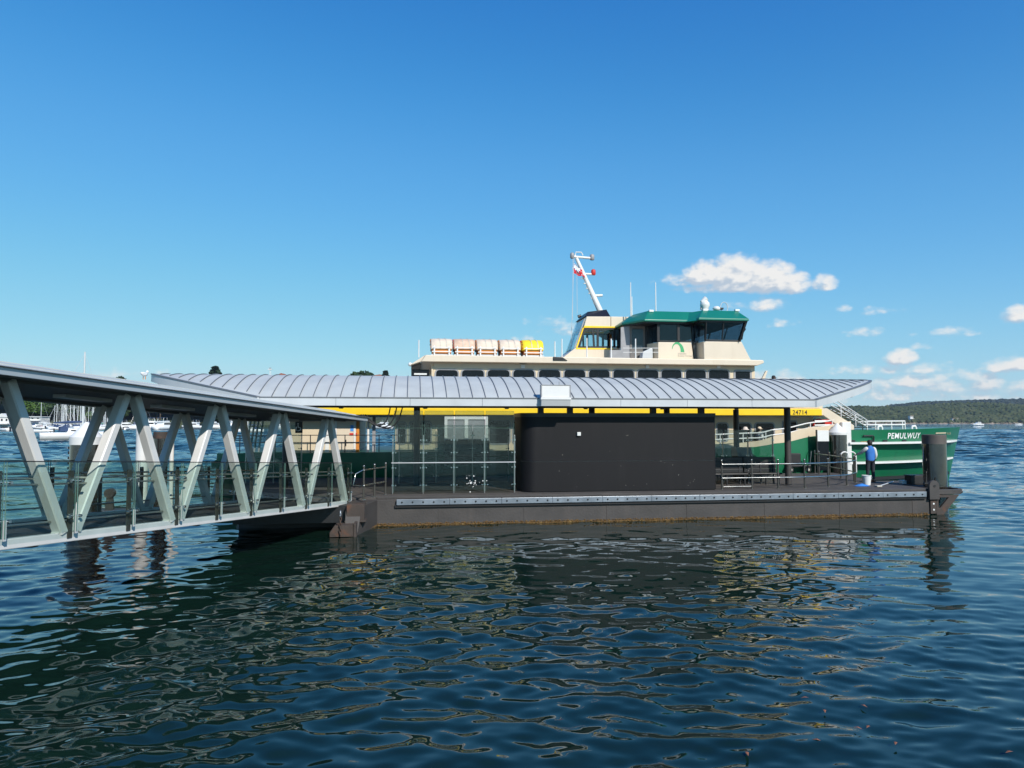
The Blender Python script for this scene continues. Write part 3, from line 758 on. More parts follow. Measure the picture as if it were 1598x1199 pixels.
fe.part('name_plate_lettering', on_hull(fit_mb(text_mb('115', 1), a, b, za-.02, za+.09, 0)), 'ferry_cream')
for x in (1381.5, 1411.5, 1330):
    a, za = solve(x, 688.5); fe.part('fairlead', on_hull(MB().box(a-.14, a+.14, -.05, 0, za-.05, za+.05), 0), 'black_paint', bevel=.01)
a, za = solve(1355, 690)
fe.part('hull_handle', on_hull(MB().tube([(a-.35, -.08, za+.32), (a+.2, -.08, za+.32), (a+.28, -.08, za+.26), (a+.28, -.08, za-.05)], .04, 8), 0), 'black_paint')
fe.part('hull_recess', on_hull(MB().box(a-.45, a+.22, -.02, 0, za-.08, za+.02), 0), 'orange')
# main deck, bulwark in cream on the green, white rail
fe.part('main_deck', MB().prismz([(-7.4, hullv(-7, 1.3)+.1), (19, hullv(19, 1.3)+.1), (24, hullv(24, 1.3)+.15), (28, hullv(28, 1.3)+.2), (31, VC), (28, 2*VC-hullv(28, 1.3)-.2), (24, 2*VC-hullv(24, 1.3)-.15), (19, 2*VC-hullv(19, 1.3)-.1), (-7.4, 2*VC-hullv(-7, 1.3)-.1)], 1.35, 1.40), 'ferry_deck')
L = []
for u in np.linspace(15.2, 23.2, 26):
    z0 = ztop(u); h = .06+.40*max(0, min(1, (u-15.2)/5)); v = hullv(u, z0)
    L.append([(u, v+.0, z0+.002), (u, v+.07, z0+.002), (u, v+.07, z0+h), (u, v, z0+h)])
fe.part('bulwark', MB().loft(L), 'ferry_cream', smooth=40)
def railpts(u0, u1, n, dz, side=1): return [(u, (hullv(u, ztop(u)) if side > 0 else hullv(u, ztop(u), False))+.05*side, ztop(u)+dz) for u in np.linspace(u0, u1, n)]
for dz in (.30, .55):
    fe.part('deck_rail', MB().tube(railpts(13.6, 22.3, 24, dz+.14), .035, 8), 'ferry_white', smooth=60)
for u in np.arange(13.8, 22.4, 1.2):
    v = hullv(u, ztop(u)); fe.part('rail_post', MB().cyl((u, v+.05, ztop(u)), (u, v+.05, ztop(u)+.70), .03, n=8), 'ferry_white', smooth=60)
for dz in (.45, .78):
    fe.part('deck_rail', MB().tube([(u, VC-HB+.25, 2.05+dz) for u in (-6.8, -2, 3, 5.2)], .02, 6), 'frame_black')
for u in np.arange(-6.6, 5, 1.55): fe.part('rail_post', MB().cyl((u, VC-HB+.25, 2.0), (u, VC-HB+.25, 2.85), .022, n=8), 'frame_black')

# ---- lower cabin: blocks with door gaps, roofed by the upper deck
LW = 10.35                                                     # near wall
def ux(x, v=LW): return on(x, 659, v)[0]
def zx(y, x, v=LW): return on(x, y, v)[1]
ZL0, ZL1 = 1.40, 3.80
blocks = [(ux(452), ux(556)), (ux(617), ux(1269))]
for a, b in blocks:
    fe.part('lower_cabin_wall', MB().box(a, b, LW, LW+.09, ZL0, ZL1), 'ferry_cream', bevel=.01)
    fe.part('lower_cabin_wall', MB().box(a, b, 2*VC-LW-.09, 2*VC-LW, ZL0, ZL1), 'ferry_cream', bevel=.01)
    for u in (a, b-.09): fe.part('bulkhead', MB().box(u, u+.09, LW+.09, 2*VC-LW-.09, ZL0, ZL1), 'ferry_cream')
fe.part('bulkhead_trim', MB().box(ux(556)+.005, ux(556)+.14, LW-.02, LW+.3, ZL0, 3.55), 'orange', bevel=.01)
fe.part('pole', MB().cyl((ux(574.5), LW+.05, ZL0), (ux(574.5), LW+.05, ZL1), .06, n=10), 'ferry_white', smooth=60)
fe.part('passage_post', MB().box(ux(581), ux(586), LW+.1, LW+.2, ZL0, ZL1), 'window_frame_grey')
def win(x0, x1, y0, y1, v, name='window', r=.12, fm='window_frame_grey', gm='window_dark', proud=.02, fw=.07):
    xm = (x0+x1)/2; a, b = on(x0, y0, v)[0], on(x1, y0, v)[0]; c, d = on(xm, y1, v)[1], on(xm, y0, v)[1]
    rr_ = min(r, (b-a)*.3, (d-c)*.3)
    m = frame_mb(MB(), rrect(a-fw, b+fw, c-fw, d+fw, rr_+fw), rrect(a, b, c, d, rr_), v-proud, v+.01)
    f = fe.part(name, m, fm)
    g_ = MB(); poly = rrect(a, b, c, d, rr_); g_.prism(poly, v-.008, v+.004); fe.part('pane', g_, gm, parent=f)
    return f
# left block: door with notices
a, b = ux(526), ux(552)
d = fe.part('door', MB().box(a, b, LW-.03, LW-.002, ZL0+.05, 3.62), 'ferry_cream_light', bevel=.01)
fe.part('door_frame', MB().box(a-.10, a-.005, LW-.05, LW-.002, ZL0, 3.70), 'ferry_white', parent=d); fe.part('door_frame', MB().box(b+.005, b+.10, LW-.05, LW-.002, ZL0, 3.70), 'ferry_white', parent=d)
mat('notice_blue', (.08, .30, .72), .5)
z = zx(669, 550); u = ux(550); fe.part('notice', MB().box(u-.09, u+.09, LW-.040, LW-.031, z-.13, z+.16), 'notice_blue', parent=d)
z = zx(678, 552); u = ux(551.5); fe.part('notice', MB().box(u-.17, u+.17, LW-.040, LW-.031, z-.06, z+.06), 'red', parent=d)
u = ux(540); z = zx(691, 540); fe.part('handle', MB().box(u-.03, u+.03, LW-.07, LW-.031, z-.14, z+.14), 'black_paint', parent=d)
fe.part('panel', MB().box(ux(508), ux(514), LW-.02, LW-.002, ZL0, 3.7), 'ferry_white', bevel=.004)
# main block windows
for x0, x1 in ((604, 0),):
    pass
win(621, 633, 660, 692, LW); win(640, 672, 659, 692, LW); win(764, 795, 658, 692, LW); win(801, 812, 658, 692, LW)
win(850, 905, 658, 692, LW); win(960, 1015, 658, 692, LW); win(1060, 1108, 658, 692, LW)
win(1119, 1135, 661, 688, LW); win(1152, 1171, 661, 688, LW); win(1179, 1207, 661, 688, LW)
dr = win(1222, 1242, 658, 700, LW, 'door', .05)
# double doors in a white surround
a, b = ux(692.5), ux(759); z1_ = zx(655, 725)
for c, d_ in ((a, a+.14), ((a+b)/2-.09, (a+b)/2+.09), (b-.14, b)): fe.part('door_surround', MB().box(c, d_, LW-.75, LW-.66, ZL0, z1_), 'ferry_white', bevel=.01)
fe.part('door_surround', MB().box(a, b, LW-.755, LW-.655, z1_, z1_+.14), 'ferry_white', bevel=.01)
for c, d_ in ((a+.145, (a+b)/2-.095), ((a+b)/2+.095, b-.145)): fe.part('sliding_door', MB().box(c, d_, LW-.70, LW-.68, ZL0, z1_-.005), 'window_frame_grey', bevel=.01)
fe.part('gate_panel', MB().prism(rrect(a+.0, b+.05, 1.45, zx(686, 725, LW-.9), .12), LW-.95, LW-.88), 'black_paint', bevel=.01)
fe.part('crew_bench', MB().box(ux(770), ux(808), LW-.6, LW-.25, 1.45, zx(703, 790)), 'frame_black', bevel=.03)
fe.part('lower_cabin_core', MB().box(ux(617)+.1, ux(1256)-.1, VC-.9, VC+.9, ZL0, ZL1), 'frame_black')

# ---- upper deck slab with its yellow band
YB0, YB1, YV = 3.76, 4.10, 9.5
yl, yr = -7.0, 21.55
deckpoly = lambda d: [(yl+d, YV+d), (yr-d, YV+d), (yr+1.1-d, YV+1.6+d), (yr+1.6-d, VC), (yr+1.1-d, 2*VC-YV-1.6-d), (yr-d, 2*VC-YV-d), (yl+d, 2*VC-YV-d)]
fe.part('yellow_band', MB().prismz(deckpoly(0), YB0, YB1), 'ferry_yellow', bevel=.03)
fe.part('upper_deck', MB().prismz(deckpoly(.06), YB1+.001, YB1+.16), 'ferry_cream', bevel=.03)
fe.part('deckhead', MB().prismz(deckpoly(.10), YB0-.05, YB0-.001), 'window_frame_grey')
a = on(1237, 645, YV)[0]; b = on(1259.5, 645, YV)[0]
tx = fit_mb(text_mb('24714', 1, .006), a, b, on(1248, 647, YV)[1], on(1248, 640.2, YV)[1], YV-.008); fe.part('number_lettering', tx, 'letter_black')
# ---- upper cabin
UW = 10.0; UL, UR_ = on(676, 575, UW)[0], on(1178, 575, UW)[0]
ZU1 = on(700, 566, UW)[1]+.02
fe.part('upper_cabin_wall', MB().box(UL, UR_, UW, 2*VC-UW, YB1+.16, ZU1), 'ferry_cream', bevel=.02)
zw1, zw0 = on(900, 577.5, UW)[1], on(900, 577.5, UW)[1]-.85
for x0, x1 in ((680.5, 714.5), (721, 755), (761, 795), (801, 834), (841, 874), (880.5, 913), (919, 951), (957, 989), (995, 1027), (1032, 1063), (1070, 1101), (1106, 1137)):
    win(x0, x1, 577.8, 596, UW, r=.16)
dr = win(1147.5, 1170, 580, 600, UW, 'door', .04, fw=.10)
for x in (816, 1010, 1121):
    u, z = on(x, 572.5, UW); fe.part('wall_speaker', MB().box(u-.09, u+.09, UW-.06, UW-.001, z-.08, z+.08), 'ferry_white', bevel=.01)
    fe.part('speaker_bracket', MB().box(u-.17, u+.17, UW-.09, UW-.001, z+.14, z+.17), 'frame_black')
# slanted stay at the front of the upper cabin
u, z = on(1181, 588, UW)
fe.part('raked_stay', MB().prism([(u-.0, z-.6), (u+.25, z-.6), (u+.6, z+.30), (u+.5, z+.30)], UW, UW+.1), 'ferry_cream_light', bevel=.01)
# ---- roof with overhang
OV = 9.55
(rl, zr0), (rr0, _) = on(657, 566, OV), on(1191, 571, OV)
zr1 = on(900, 557, OV)[1]; zr0 = on(900, 567.3, OV)[1]; lf_ = on(641, 573, OV)[0]
side_ = [(rl, zr0), (rr0-.28, zr0), (rr0+.05, zr0+.13), (rr0+.05, zr1-.08), (rr0-.02, zr1-.04), (rl+.22, zr1)]
fe.part('roof', MB().prism(side_, OV, 2*VC-OV), 'ferry_cream_light', bevel=.03)
fe.part('roof_tail', MB().prism([(rl-.005, zr0), (rl-.005, zr1-.16), (lf_, zr0-.13), (lf_+.05, zr0-.22), (lf_+.5, zr0-.10)], OV+.6, 2*VC-OV-.6), 'ferry_deck', bevel=.03)
fe.part('roof_edge', MB().prism([(rl-.002, zr0), (rl+.2, zr1), (lf_, zr0-.12), (lf_, zr0-.16)], OV+.05, OV+.6), 'ferry_cream_light', bevel=.02)
fe.part('roof_lamp', MB().ball((lf_-.03, OV+.5, zr0-.10), .10, 6), 'ferry_white', smooth=60)
(a, z), (b, z2) = on(643, 576.5, UW), on(670, 586, UW)
fe.part('aft_window', MB().box(a, b, UW+.05, UW+.1, z2-.6, z), 'window_dark', bevel=.02)
fe.part('aft_window_bar', MB().box(a+.1, b-.12, UW+.02, UW+.045, z-.26, z-.18), 'ferry_white')
fe.part('aft_post', MB().tube([(on(672, 568, UW)[0], UW, ZU1), (on(674.5, 572, UW)[0], UW, ZU1-.2), (on(674.5, 572, UW)[0], UW, YB1+.2)], .05, 8), 'ferry_cream')
# black vent hood and small pole stubs on the roof
(a, z), (b, z2) = on(863, 557, OV), on(884, 563, OV)
fe.part('vent_hood', MB().prism([(a, z2), (b+.05, z2), (b-.2, z-.02), (a+.0, z)], OV-.06, OV+.5), 'frame_black', bevel=.02)
for x, y0, y1 in ((653.5, 558, 531), (866, 557, 533), (877, 557, 529)):
    u, z0_ = on(x, y0, OV+.5); z1_ = on(x, y1, OV+.5)[1]; fe.part('roof_stanchion', MB().cyl((u, OV+.5, z0_), (u, OV+.5, z1_), .028, n=8), 'ferry_white', smooth=60)

# ---- wheelhouse
WV, WM = 10.0, 10.25
def pp(pts, v): return [on(x, y, v) for x, y in pts]
far = lambda v: 2*VC-v
AV, AF = 12.75, 15.05
# sloping fairing up to the aft block
fe.part('fairing', MB().prism(pp([(880, 557.2), (897.5, 543.5), (955, 546), (955, 559), (1030, 559.5), (1030, 566), (882, 566.5)], AV), AV-.02, AF+.02), 'ferry_cream_light', bevel=.025)
# aft block: head, yellow bands, glazing with see-through panes
fe.part('aft_head', MB().prism(pp([(911.5, 509.5), (915.5, 494), (953, 494), (953, 510.5)], AV), AV, AF), 'ferry_cream_light', bevel=.03)
fe.part('aft_head', MB().prism(pp([(953.6, 511), (953.6, 494), (985, 494.5), (971, 510.5)], AV), AV+.02, AF-.25), 'ferry_cream_light', bevel=.03)
for v0, v1 in ((AV-.03, AV+.05), (AF-.05, AF+.03)):
    fe.part('yellow_trim', MB().prism(pp([(910.5, 511.8), (911.5, 508.6), (971, 510), (971, 512.2)], AV), v0, v1), 'ferry_yellow', bevel=.008)
    fe.part('yellow_trim', MB().prism(pp([(898.5, 542.8), (909.2, 511.8), (911.2, 511.8), (901, 542.8)], AV), v0+.003, v1-.003), 'ferry_yellow', bevel=.008)
    fe.part('yellow_trim', MB().prism(pp([(898, 545.5), (899, 543), (957, 543.6), (957, 546)], AV), v0, v1), 'ferry_yellow', bevel=.008)
    fe.part('yellow_trim', MB().prism(pp([(969, 512.4), (973, 512.4), (973, 544), (969, 544)], AV), v0+.003, v1-.003), 'orange', bevel=.008)
    q = MB()
    for pts in ([(901.5, 542.6), (911.7, 512.2), (914.2, 512.2), (905, 542.6)], [(914.4, 512.2), (969, 512.2), (969, 515), (914, 515)], [(904.6, 540.6), (969, 540.6), (969, 543), (904, 543)],
                [(924, 515), (927, 515), (928.5, 540.6), (925.5, 540.6)], [(931, 515), (934.5, 515), (934.5, 540.6), (931, 540.6)], [(957, 515), (960.5, 515), (960.5, 540.6), (957, 540.6)], [(966, 515), (969, 515), (969, 540.6), (966, 540.6)]):
        q.prism(pp(pts, AV), v0+.02, v1-.02)
    fe.part('aft_window_frame', q, 'frame_black')
    fe.part('aft_window_pane', MB().prism(pp([(905, 541), (913.8, 514), (967, 514), (967, 541)], AV), (v0+v1)/2-.006, (v0+v1)/2+.006), 'glass_clear')
fe.part('aft_sill', MB().prism(pp([(900, 543.2), (968, 543.2), (968, 545.8), (899, 545.8)], AV), AV+.07, AF-.07), 'ferry_cream')
# raked aft glass
A0, A1 = on(896.5, 543, AV), on(913, 497, AV)
fe.part('aft_screen', MB().prism([A0, (A0[0]+.05, A0[1]), (A1[0]+.05, A1[1]), A1], AV+.08, AF-.08), 'glass_clear')
fe.part('aft_corner', MB().beam((A0[0], AV+.02, A0[1]), (A1[0], AV+.02, A1[1]), .06, .05, up=(0, 1, 0)), 'window_frame_grey')
# black funnel top
b0 = pp([(913, 494), (953, 494.5)], AV); b1 = pp([(917.5, 486.5), (947, 483)], AV+.5)
fe.part('funnel_top', MB().loft([[(b0[0][0], AV, b0[0][1]+.005), (b0[1][0], AV, b0[1][1]+.005), (b0[1][0], AF, b0[1][1]+.005), (b0[0][0], AF, b0[0][1]+.005)],
                                  [(b1[0][0], AV+.55, b1[0][1]), (b1[1][0], AV+.55, b1[1][1]), (b1[1][0], AF-.55, b1[1][1]), (b1[0][0], AF-.55, b1[0][1])]]), 'frame_black', bevel=.02)
u, z = on(906, 494, AV); fe.part('search_light', MB().cyl((u-.06, AV+.3, z+.02), (u+.1, AV+.3, z+.09), .09, .07, 10), 'frame_black', smooth=40)
# recessed lobby with a door between aft block and bridge
RVv = 11.4
fe.part('lobby_wall', MB().prism(pp([(969, 511), (1012, 505), (1012, 562), (952, 562), (952, 546.5), (969, 546.5)], RVv), RVv, RVv+.08), 'window_frame_grey')
fd = fe.part('lobby_door', frame_mb(MB(), rrect(*[on(978, 0, RVv)[0], on(1001, 0, RVv)[0]], on(990, 559, RVv)[1], on(990, 508.5, RVv)[1], .06), rrect(on(981, 0, RVv)[0], on(998, 0, RVv)[0], on(990, 545, RVv)[1], on(990, 513, RVv)[1], .06), RVv-.04, RVv-.002), 'ferry_deck')
fe.part('pane', MB().box(on(981, 0, RVv)[0], on(998, 0, RVv)[0], RVv-.03, RVv-.01, on(990, 545, RVv)[1], on(990, 513, RVv)[1]), 'glass_ferry', parent=fd)
# bridge: cream skirt, ring of dark glass, green roof
def ring_(poly): return poly
BM = 10.35
mA, mB = on(1027, 534, BM)[0], on(1090, 534, BM)[0]; zS0 = on(1050, 560, BM)[1]; zS1 = on(1050, 534, BM)[1]; zG1 = on(1050, 503, BM)[1]
fe.part('bridge_skirt', MB().prism(pp([(1027, 534), (1079, 534.6), (1083, 561), (1027, 560)], BM), BM, far(BM)), 'ferry_cream_light', bevel=.03)
lc = MB()
lp = [(on(1003, 0, RVv)[0], RVv-.02), (mA, BM+.03), (mA, far(BM)-.03), (on(1003, 0, RVv)[0], far(RVv)+.02)]
fe.part('lobby_skirt', MB().prismz(lp, zS0-.2, zS1-.02), 'ferry_cream', bevel=.02)
# glazing posts and panes of the middle part
post = MB()
for x in (1027.5, 1059, 1082):
    u = on(x, 520, BM)[0]; fe.part('mullion', MB().box(u-.07, u+.07, BM-.01, BM+.10, zS1, zG1), 'frame_black', bevel=.01)
    fe.part('mullion', MB().box(u-.07, u+.07, far(BM)-.10, far(BM)+.01, zS1, zG1), 'frame_black', bevel=.01)
for v in (BM+.03, far(BM)-.04):
    fe.part('bridge_pane', MB().box(mA+.05, mB, v, v+.012, zS1+.03, zG1), 'glass_ferry')
    fe.part('sill_rail', MB().box(mA-.03, mB, v-.04, v+.05, zS1+.001, zS1+.06), 'frame_black', bevel=.01)
q = MB().loft([[(lp[0][0], lp[0][1], z), (lp[1][0]-.05, lp[1][1], z), (lp[1][0]-.05, lp[1][1]+.02, z), (lp[0][0], lp[0][1]+.02, z)] for z in (zS1, zG1)]); fe.part('bridge_pane', q, 'glass_ferry')
fe.part('mullion', MB().cyl((lp[0][0], lp[0][1], zS1-.5), (lp[0][0], lp[0][1], zG1), .06, n=8), 'frame_black')
fe.part('bridge_console', MB().box(mA+.5, on(1140, 520, BM)[0], VC-1.6, VC+1.6, zS0, zS1+.15), 'frame_black', bevel=.05)
fe.part('bridge_floor', MB().box(mA, on(1160, 520, BM)[0], BM+.1, far(BM)-.1, zS0-.2, zS0), 'ferry_deck')
fe.part('bridge_bulkhead', MB().box(mA+.2, mA+.28, VC-2.0, VC+2.4, zS0, zG1), 'frame_black')
# wing
WW = 9.62
fe.part('wing_skirt', MB().prism(pp([(1098, 532.8), (1157.5, 533.5), (1172, 562), (1172.5, 567), (1099, 566)], WW), WW, far(WW)), 'ferry_cream_light', bevel=.03)
fe.part('wing_return', MB().prism(pp([(1081, 535.2), (1097, 534.5), (1098, 563), (1084, 561)], WW+.9), WW+.9, WW+1.0), 'ferry_deck')
gz0, gz1 = on(1130, 533, WW)[1], on(1130, 499, WW)[1]
gl = pp([(1100, 532.6), (1155, 533.2), (1164, 500), (1098.5, 499.6)], WW)
gw = WW+.03; out_ = .18
def lean(p, z): return gw-out_*(p-gz0)/(gz1-gz0)
vs = [(gl[0][0], gw, gz0), (gl[1][0], gw, gz0), (gl[2][0], gw-out_, gz1), (gl[3][0], gw-out_, gz1)]
q = MB().add(vs+[(a, b+.02, c) for a, b, c in vs], [(0, 1, 2, 3), (7, 6, 5, 4), (0, 4, 5, 1), (1, 5, 6, 2), (2, 6, 7, 3), (3, 7, 4, 0)])
fe.part('bridge_pane', q, 'glass_ferry')
for x0, x1, w in ((1100.5, 1099.5, .16), (1127, 1127, .05), (1153, 1161.5, .22)):
    a = on(x0, 533, WW)[0]; b = on(x1, 500, WW)[0]
    fe.part('mullion', MB().beam((a, gw-.02, gz0), (b, gw-out_-.02, gz1), .05, w, up=(0, 1, 0)), 'frame_black', bevel=.008)
fe.part('sill_rail', MB().box(gl[0][0], gl[1][0], gw-.05, gw+.03, gz0, gz0+.07), 'frame_black', bevel=.01)
# front and far panes
vs = [(gl[1][0], gw, gz0), (gl[1][0], far(gw), gz0), (gl[2][0], far(gw)+out_, gz1), (gl[2][0], gw-out_, gz1)]
q = MB().add(vs+[(a-.02, b, c) for a, b, c in vs], [(0, 1, 2, 3), (7, 6, 5, 4), (0, 4, 5, 1), (1, 5, 6, 2), (2, 6, 7, 3), (3, 7, 4, 0)]); fe.part('bridge_pane', q, 'glass_ferry')
fe.part('bridge_pane', MB().box(gl[0][0], gl[1][0], far(gw)-.01, far(gw)+.01, gz0, gz1), 'glass_ferry')
for v in np.linspace(gw, far(gw), 5): fe.part('mullion', MB().beam((gl[1][0]+.01, v, gz0), (gl[2][0]+.01, VC+(v-VC)*(1+out_/4.2), gz1), .06, .06), 'frame_black')
u0, u1 = on(1081.5, 520, BM-.1)[0], on(1100, 520, WW)[0]
fe.part('bridge_pane', MB().loft([[(u0, BM, z), (u1, WW+.05, z), (u1, WW+.07, z), (u0, BM+.02, z)] for z in (zS1, zG1)]), 'glass_ferry')
fe.part('wiper', MB().tube([(on(1163, 520, WW)[0]+.0, WW-.05, gz0+.65), (on(1159, 526, WW)[0], WW-.05, gz0+.45), (on(1157, 531, WW)[0], WW-.05, gz0+.1)], .03, 6), 'frame_black')
# green roofs (frustums)
def roof_piece(xs_b, xs_t, vb, vt, yb, yt, name='green_roof'):
    zb_ = on(1100, yb, vb)[1]; zt_ = on(1100, yt, vt)[1]
    b0_, b1_ = on(xs_b[0], yb, vb)[0], on(xs_b[1], yb, vb)[0]; t0_, t1_ = on(xs_t[0], yt, vt)[0], on(xs_t[1], yt, vt)[0]
    ring = lambda a, b, v, z: [(a, v, z), (b, v, z), (b, far(v), z), (a, far(v), z)]
    r = fe.part(name, MB().loft([ring(b0_, b1_, vb, zb_-.0), ring(b0_, b1_, vb, zb_+.10), ring(t0_, t1_, vt, zt_)]), 'ferry_roof_green', bevel=.02)
    fe.part('roof_lip', MB().box(b0_+.1, b1_-.1, vb+.1, far(vb)-.1, zb_-.07, zb_-.002), 'frame_black', parent=r)
    return b0_, b1_, zb_, zt_
ub, zb_ = on(1006, 501.5, 10.05); ua = on(970.5, 507, 11.5)[0]; u1_ = on(1100, 503, 10.05)[0]; t0_, zt_ = on(1011, 485.5, 10.75); ta = t0_-.35
pl = lambda a, va, b, vb: [(a, va), (b, vb), (u1_, vb), (u1_, far(vb)), (b, far(vb)), (a, far(va))]
low, high = pl(ua, 11.5, ub, 10.05), pl(ta, 12.1, t0_, 10.75)
rf1 = fe.part('green_roof', MB().loft([[(a, b, zb_) for a, b in low], [(a, b, zb_+.10) for a, b in low], [(a, b, zt_) for a, b in high]]), 'ferry_roof_green', bevel=.02)
fe.part('roof_lip', MB().prismz([(a+(.1 if a < u1_ else -.1), b+(.1 if b < VC else -.1)) for a, b in low], zb_-.07, zb_-.002), 'frame_black', parent=rf1)
g1 = (ub, u1_, zb_, zt_)
g2 = roof_piece((1090.5, 1169), (1096, 1150.5), 9.25, 10.1, 499.5, 484.5)
a0 = on(1068, 502, 10.05)[0]
# fillet joining the two roofs
zA = g1[2]; fe.part('green_roof', MB().loft([[(a0, 10.06, zA+.0), (on(1091, 500, 9.25)[0]+.02, 9.27, zA), (on(1091, 500, 9.25)[0]+.02, 10.3, zA)], [(on(1073, 486, 10.75)[0], 10.76, g2[3]-.04), (on(1096, 484, 10.1)[0], 10.12, g2[3]-.01), (on(1096, 484, 10.1)[0], 11, g2[3]-.01)]]), 'ferry_roof_green')
for x, v, y in ((1016, 10.7, 485.5), (1100, 10.1, 484), (1150, 10.1, 484.5)):
    u, z = on(x, y, v); fe.part('roof_clip', MB().box(u-.12, u+.12, v-.08, v+.1, z-.06, z+.05), 'ferry_white', bevel=.015)
# antennas, radar domes
for x, y0, y1, v in ((984.5, 494, 441, 12.2), (986.3, 494, 463, 12.3), (1023.5, 485, 441, 12.0)):
    u, z0_ = on(x, y0, v); z1_ = on(x, y1, v)[1]; fe.part('antenna', MB().cyl((u, v, z0_-.3), (u, v, z1_), .035, .022, 8), 'ferry_white', smooth=60)
u, z = on(1100, 478, 12.5); fe.part('satellite_dome', MB().lathe((u, 12.5, z-.6), [(.2, 0), (.2, .3), (.19, .5), (.26, .62), (.24, .78), (.12, .9), (.01, .93)], 16), 'ferry_white', smooth=50)
u, z = on(1098, 469, 12.5); fe.part('spotlight', MB().cyl((u-.12, 12.5, z-.12), (u+.14, 12.5, z+.10), .10, .16, 12), 'ferry_white', smooth=40); fe.part('spotlight_bracket', MB().beam((u-.15, 12.5, z-.5), (u-.05, 12.5, z), .1, .1), 'window_frame_grey')
u, z = on(1118, 482, 11.5); fe.part('small_dome', MB().ball((u, 11.5, z), .2, 8, sz=.7), 'ferry_white', smooth=60)
u, z = on(1130, 480, 11.5); fe.part('antenna_loop', MB().tube([(u+.2*math.cos(a), 11.5, z+.28*math.sin(a)) for a in np.linspace(-.9, 4.0, 14)], .02, 6), 'ferry_white', smooth=60)
u, z = on(1124, 482, 11.5); fe.part('horn', MB().box(u-.15, u+.15, 11.4, 11.6, z-.05, z+.05), 'frame_black', bevel=.02)
# wheelhouse logo
zc, = [on(1058, 546, BM)[1]]; uc = on(1057, 546, BM)[0]
sw = MB(); n = 16; vs = []
for i in range(n+1):
    tt = i/n; a = math.pi*(.97-.97*tt); w = .012+.085*tt**1.0
    r0 = .27; c = (uc+.0+r0*1.0*math.cos(a), zc+.0+.36*math.sin(a)-.12*tt*tt)
    vs += [(c[0]-w*math.cos(a), BM-.008, c[1]-w*math.sin(a)), (c[0]+w*math.cos(a), BM-.008, c[1]+w*math.sin(a))]
sw.add(vs, [(2*i, 2*i+1, 2*i+3, 2*i+2) for i in range(n)])
fe.part('logo', sw, 'logo_green')
for s_, x0, x1, y0, y1 in (('transdev', 1051, 1064, 553.4, 550.2), ('Sydney Ferries', 1051, 1072, 557.6, 554)):
    fe.part('logo_lettering', fit_mb(text_mb(s_, 1), on(x0, 0, BM)[0], on(x1, 0, BM)[0], on(1060, y0, BM)[1], on(1060, y1, BM)[1], BM-.006), 'letter_grey')
# rail and locker on the roof walkway
for y in (543.5, 550):
    (a, z), (b, z2) = on(972, y, WV+.1), on(1027, y, WV+.1); fe.part('walkway_rail', MB().tube([(a, WV+.1, z), (b, WV+.1, z2)], .014, 6), 'ferry_white')
for x, y0, y1 in ((915.5, 557, 528), (953.5, 557, 529), (991.5, 559, 529)):
    u, z0_ = on(x, y0, WV-.05); z1_ = on(x, y1, WV-.05)[1]; fe.part('walkway_post', MB().cyl((u, WV-.1, z0_-.2), (u, WV-.1, z1_), .035, .03, 8), 'ferry_white', smooth=60)
(a, z), (b, z2) = on(1001, 546, 10.8), on(1018, 560, 10.8)
fe.part('deck_locker', MB().prism([(a, z2), (b, z2), (b, z+.05), (b-.1, z+.08), (a+.05, z-.12)], 10.7, 11.2), 'fascia_metal', bevel=.03)
# ---- mast
M0, M1 = on(939, 483, VC), on(899.5, 403, VC)
fe.part('mast', MB().tube([(M0[0], VC, M0[1]-.3), (M1[0], VC, M1[1])], [.17, .09], 12), 'ferry_white', smooth=60)
for x0, y0, x1, y1, r, nm in ((892, 400.5, 925.5, 403.5, .07, 'spreader'), (911, 427.5, 927, 428.5, .06, 'spreader'), (928, 461.5, 940, 461.2, .07, 'spreader')):
    a, b = on(x0, y0, VC), on(x1, y1, VC); sp = fe.part(nm, MB().tube([(a[0], VC, a[1]), (b[0], VC, b[1])], r, 8), 'ferry_white', smooth=60)
for x, y, m_, s_ in ((924, 402, 'window_frame_grey', .13), (926, 425.5, 'red', .13), (893, 399.5, 'window_frame_grey', .12)):
    u, z = on(x, y, VC); fe.part('mast_lamp', MB().lathe((u, VC, z-.15), [(s_*.7, 0), (s_, .05), (s_, .25), (s_*.6, .32)], 12), m_, smooth=40)
for t_ in np.linspace(.12, .7, 7):
    u = M0[0]+(M1[0]-M0[0])*t_; z = M0[1]+(M1[1]-M0[1])*t_; fe.part('mast_step', MB().box(u-.30, u-.12, VC-.05, VC+.05, z-.03, z+.01), 'ferry_white')
a = on(903, 400, VC); fe.part('wind_vane', MB().tube([(a[0]-.2, VC, a[1]), (a[0]-.15, VC, a[1]+.22), (a[0]+.15, VC, a[1]+.22), (a[0]+.24, VC, a[1]+.05)], .03, 6), 'ferry_white')
for x0, y0, x1, y1 in ((893.5, 404, 893, 500), (895, 404, 890.5, 545), (899.5, 412, 900, 490)):
    a, b = on(x0, y0, VC), on(x1, y1, VC); fe.part('halyard', MB().tube([(a[0], VC-.1, a[1]), (b[0], VC-.1, b[1])], .012, 5), 'fascia_metal')
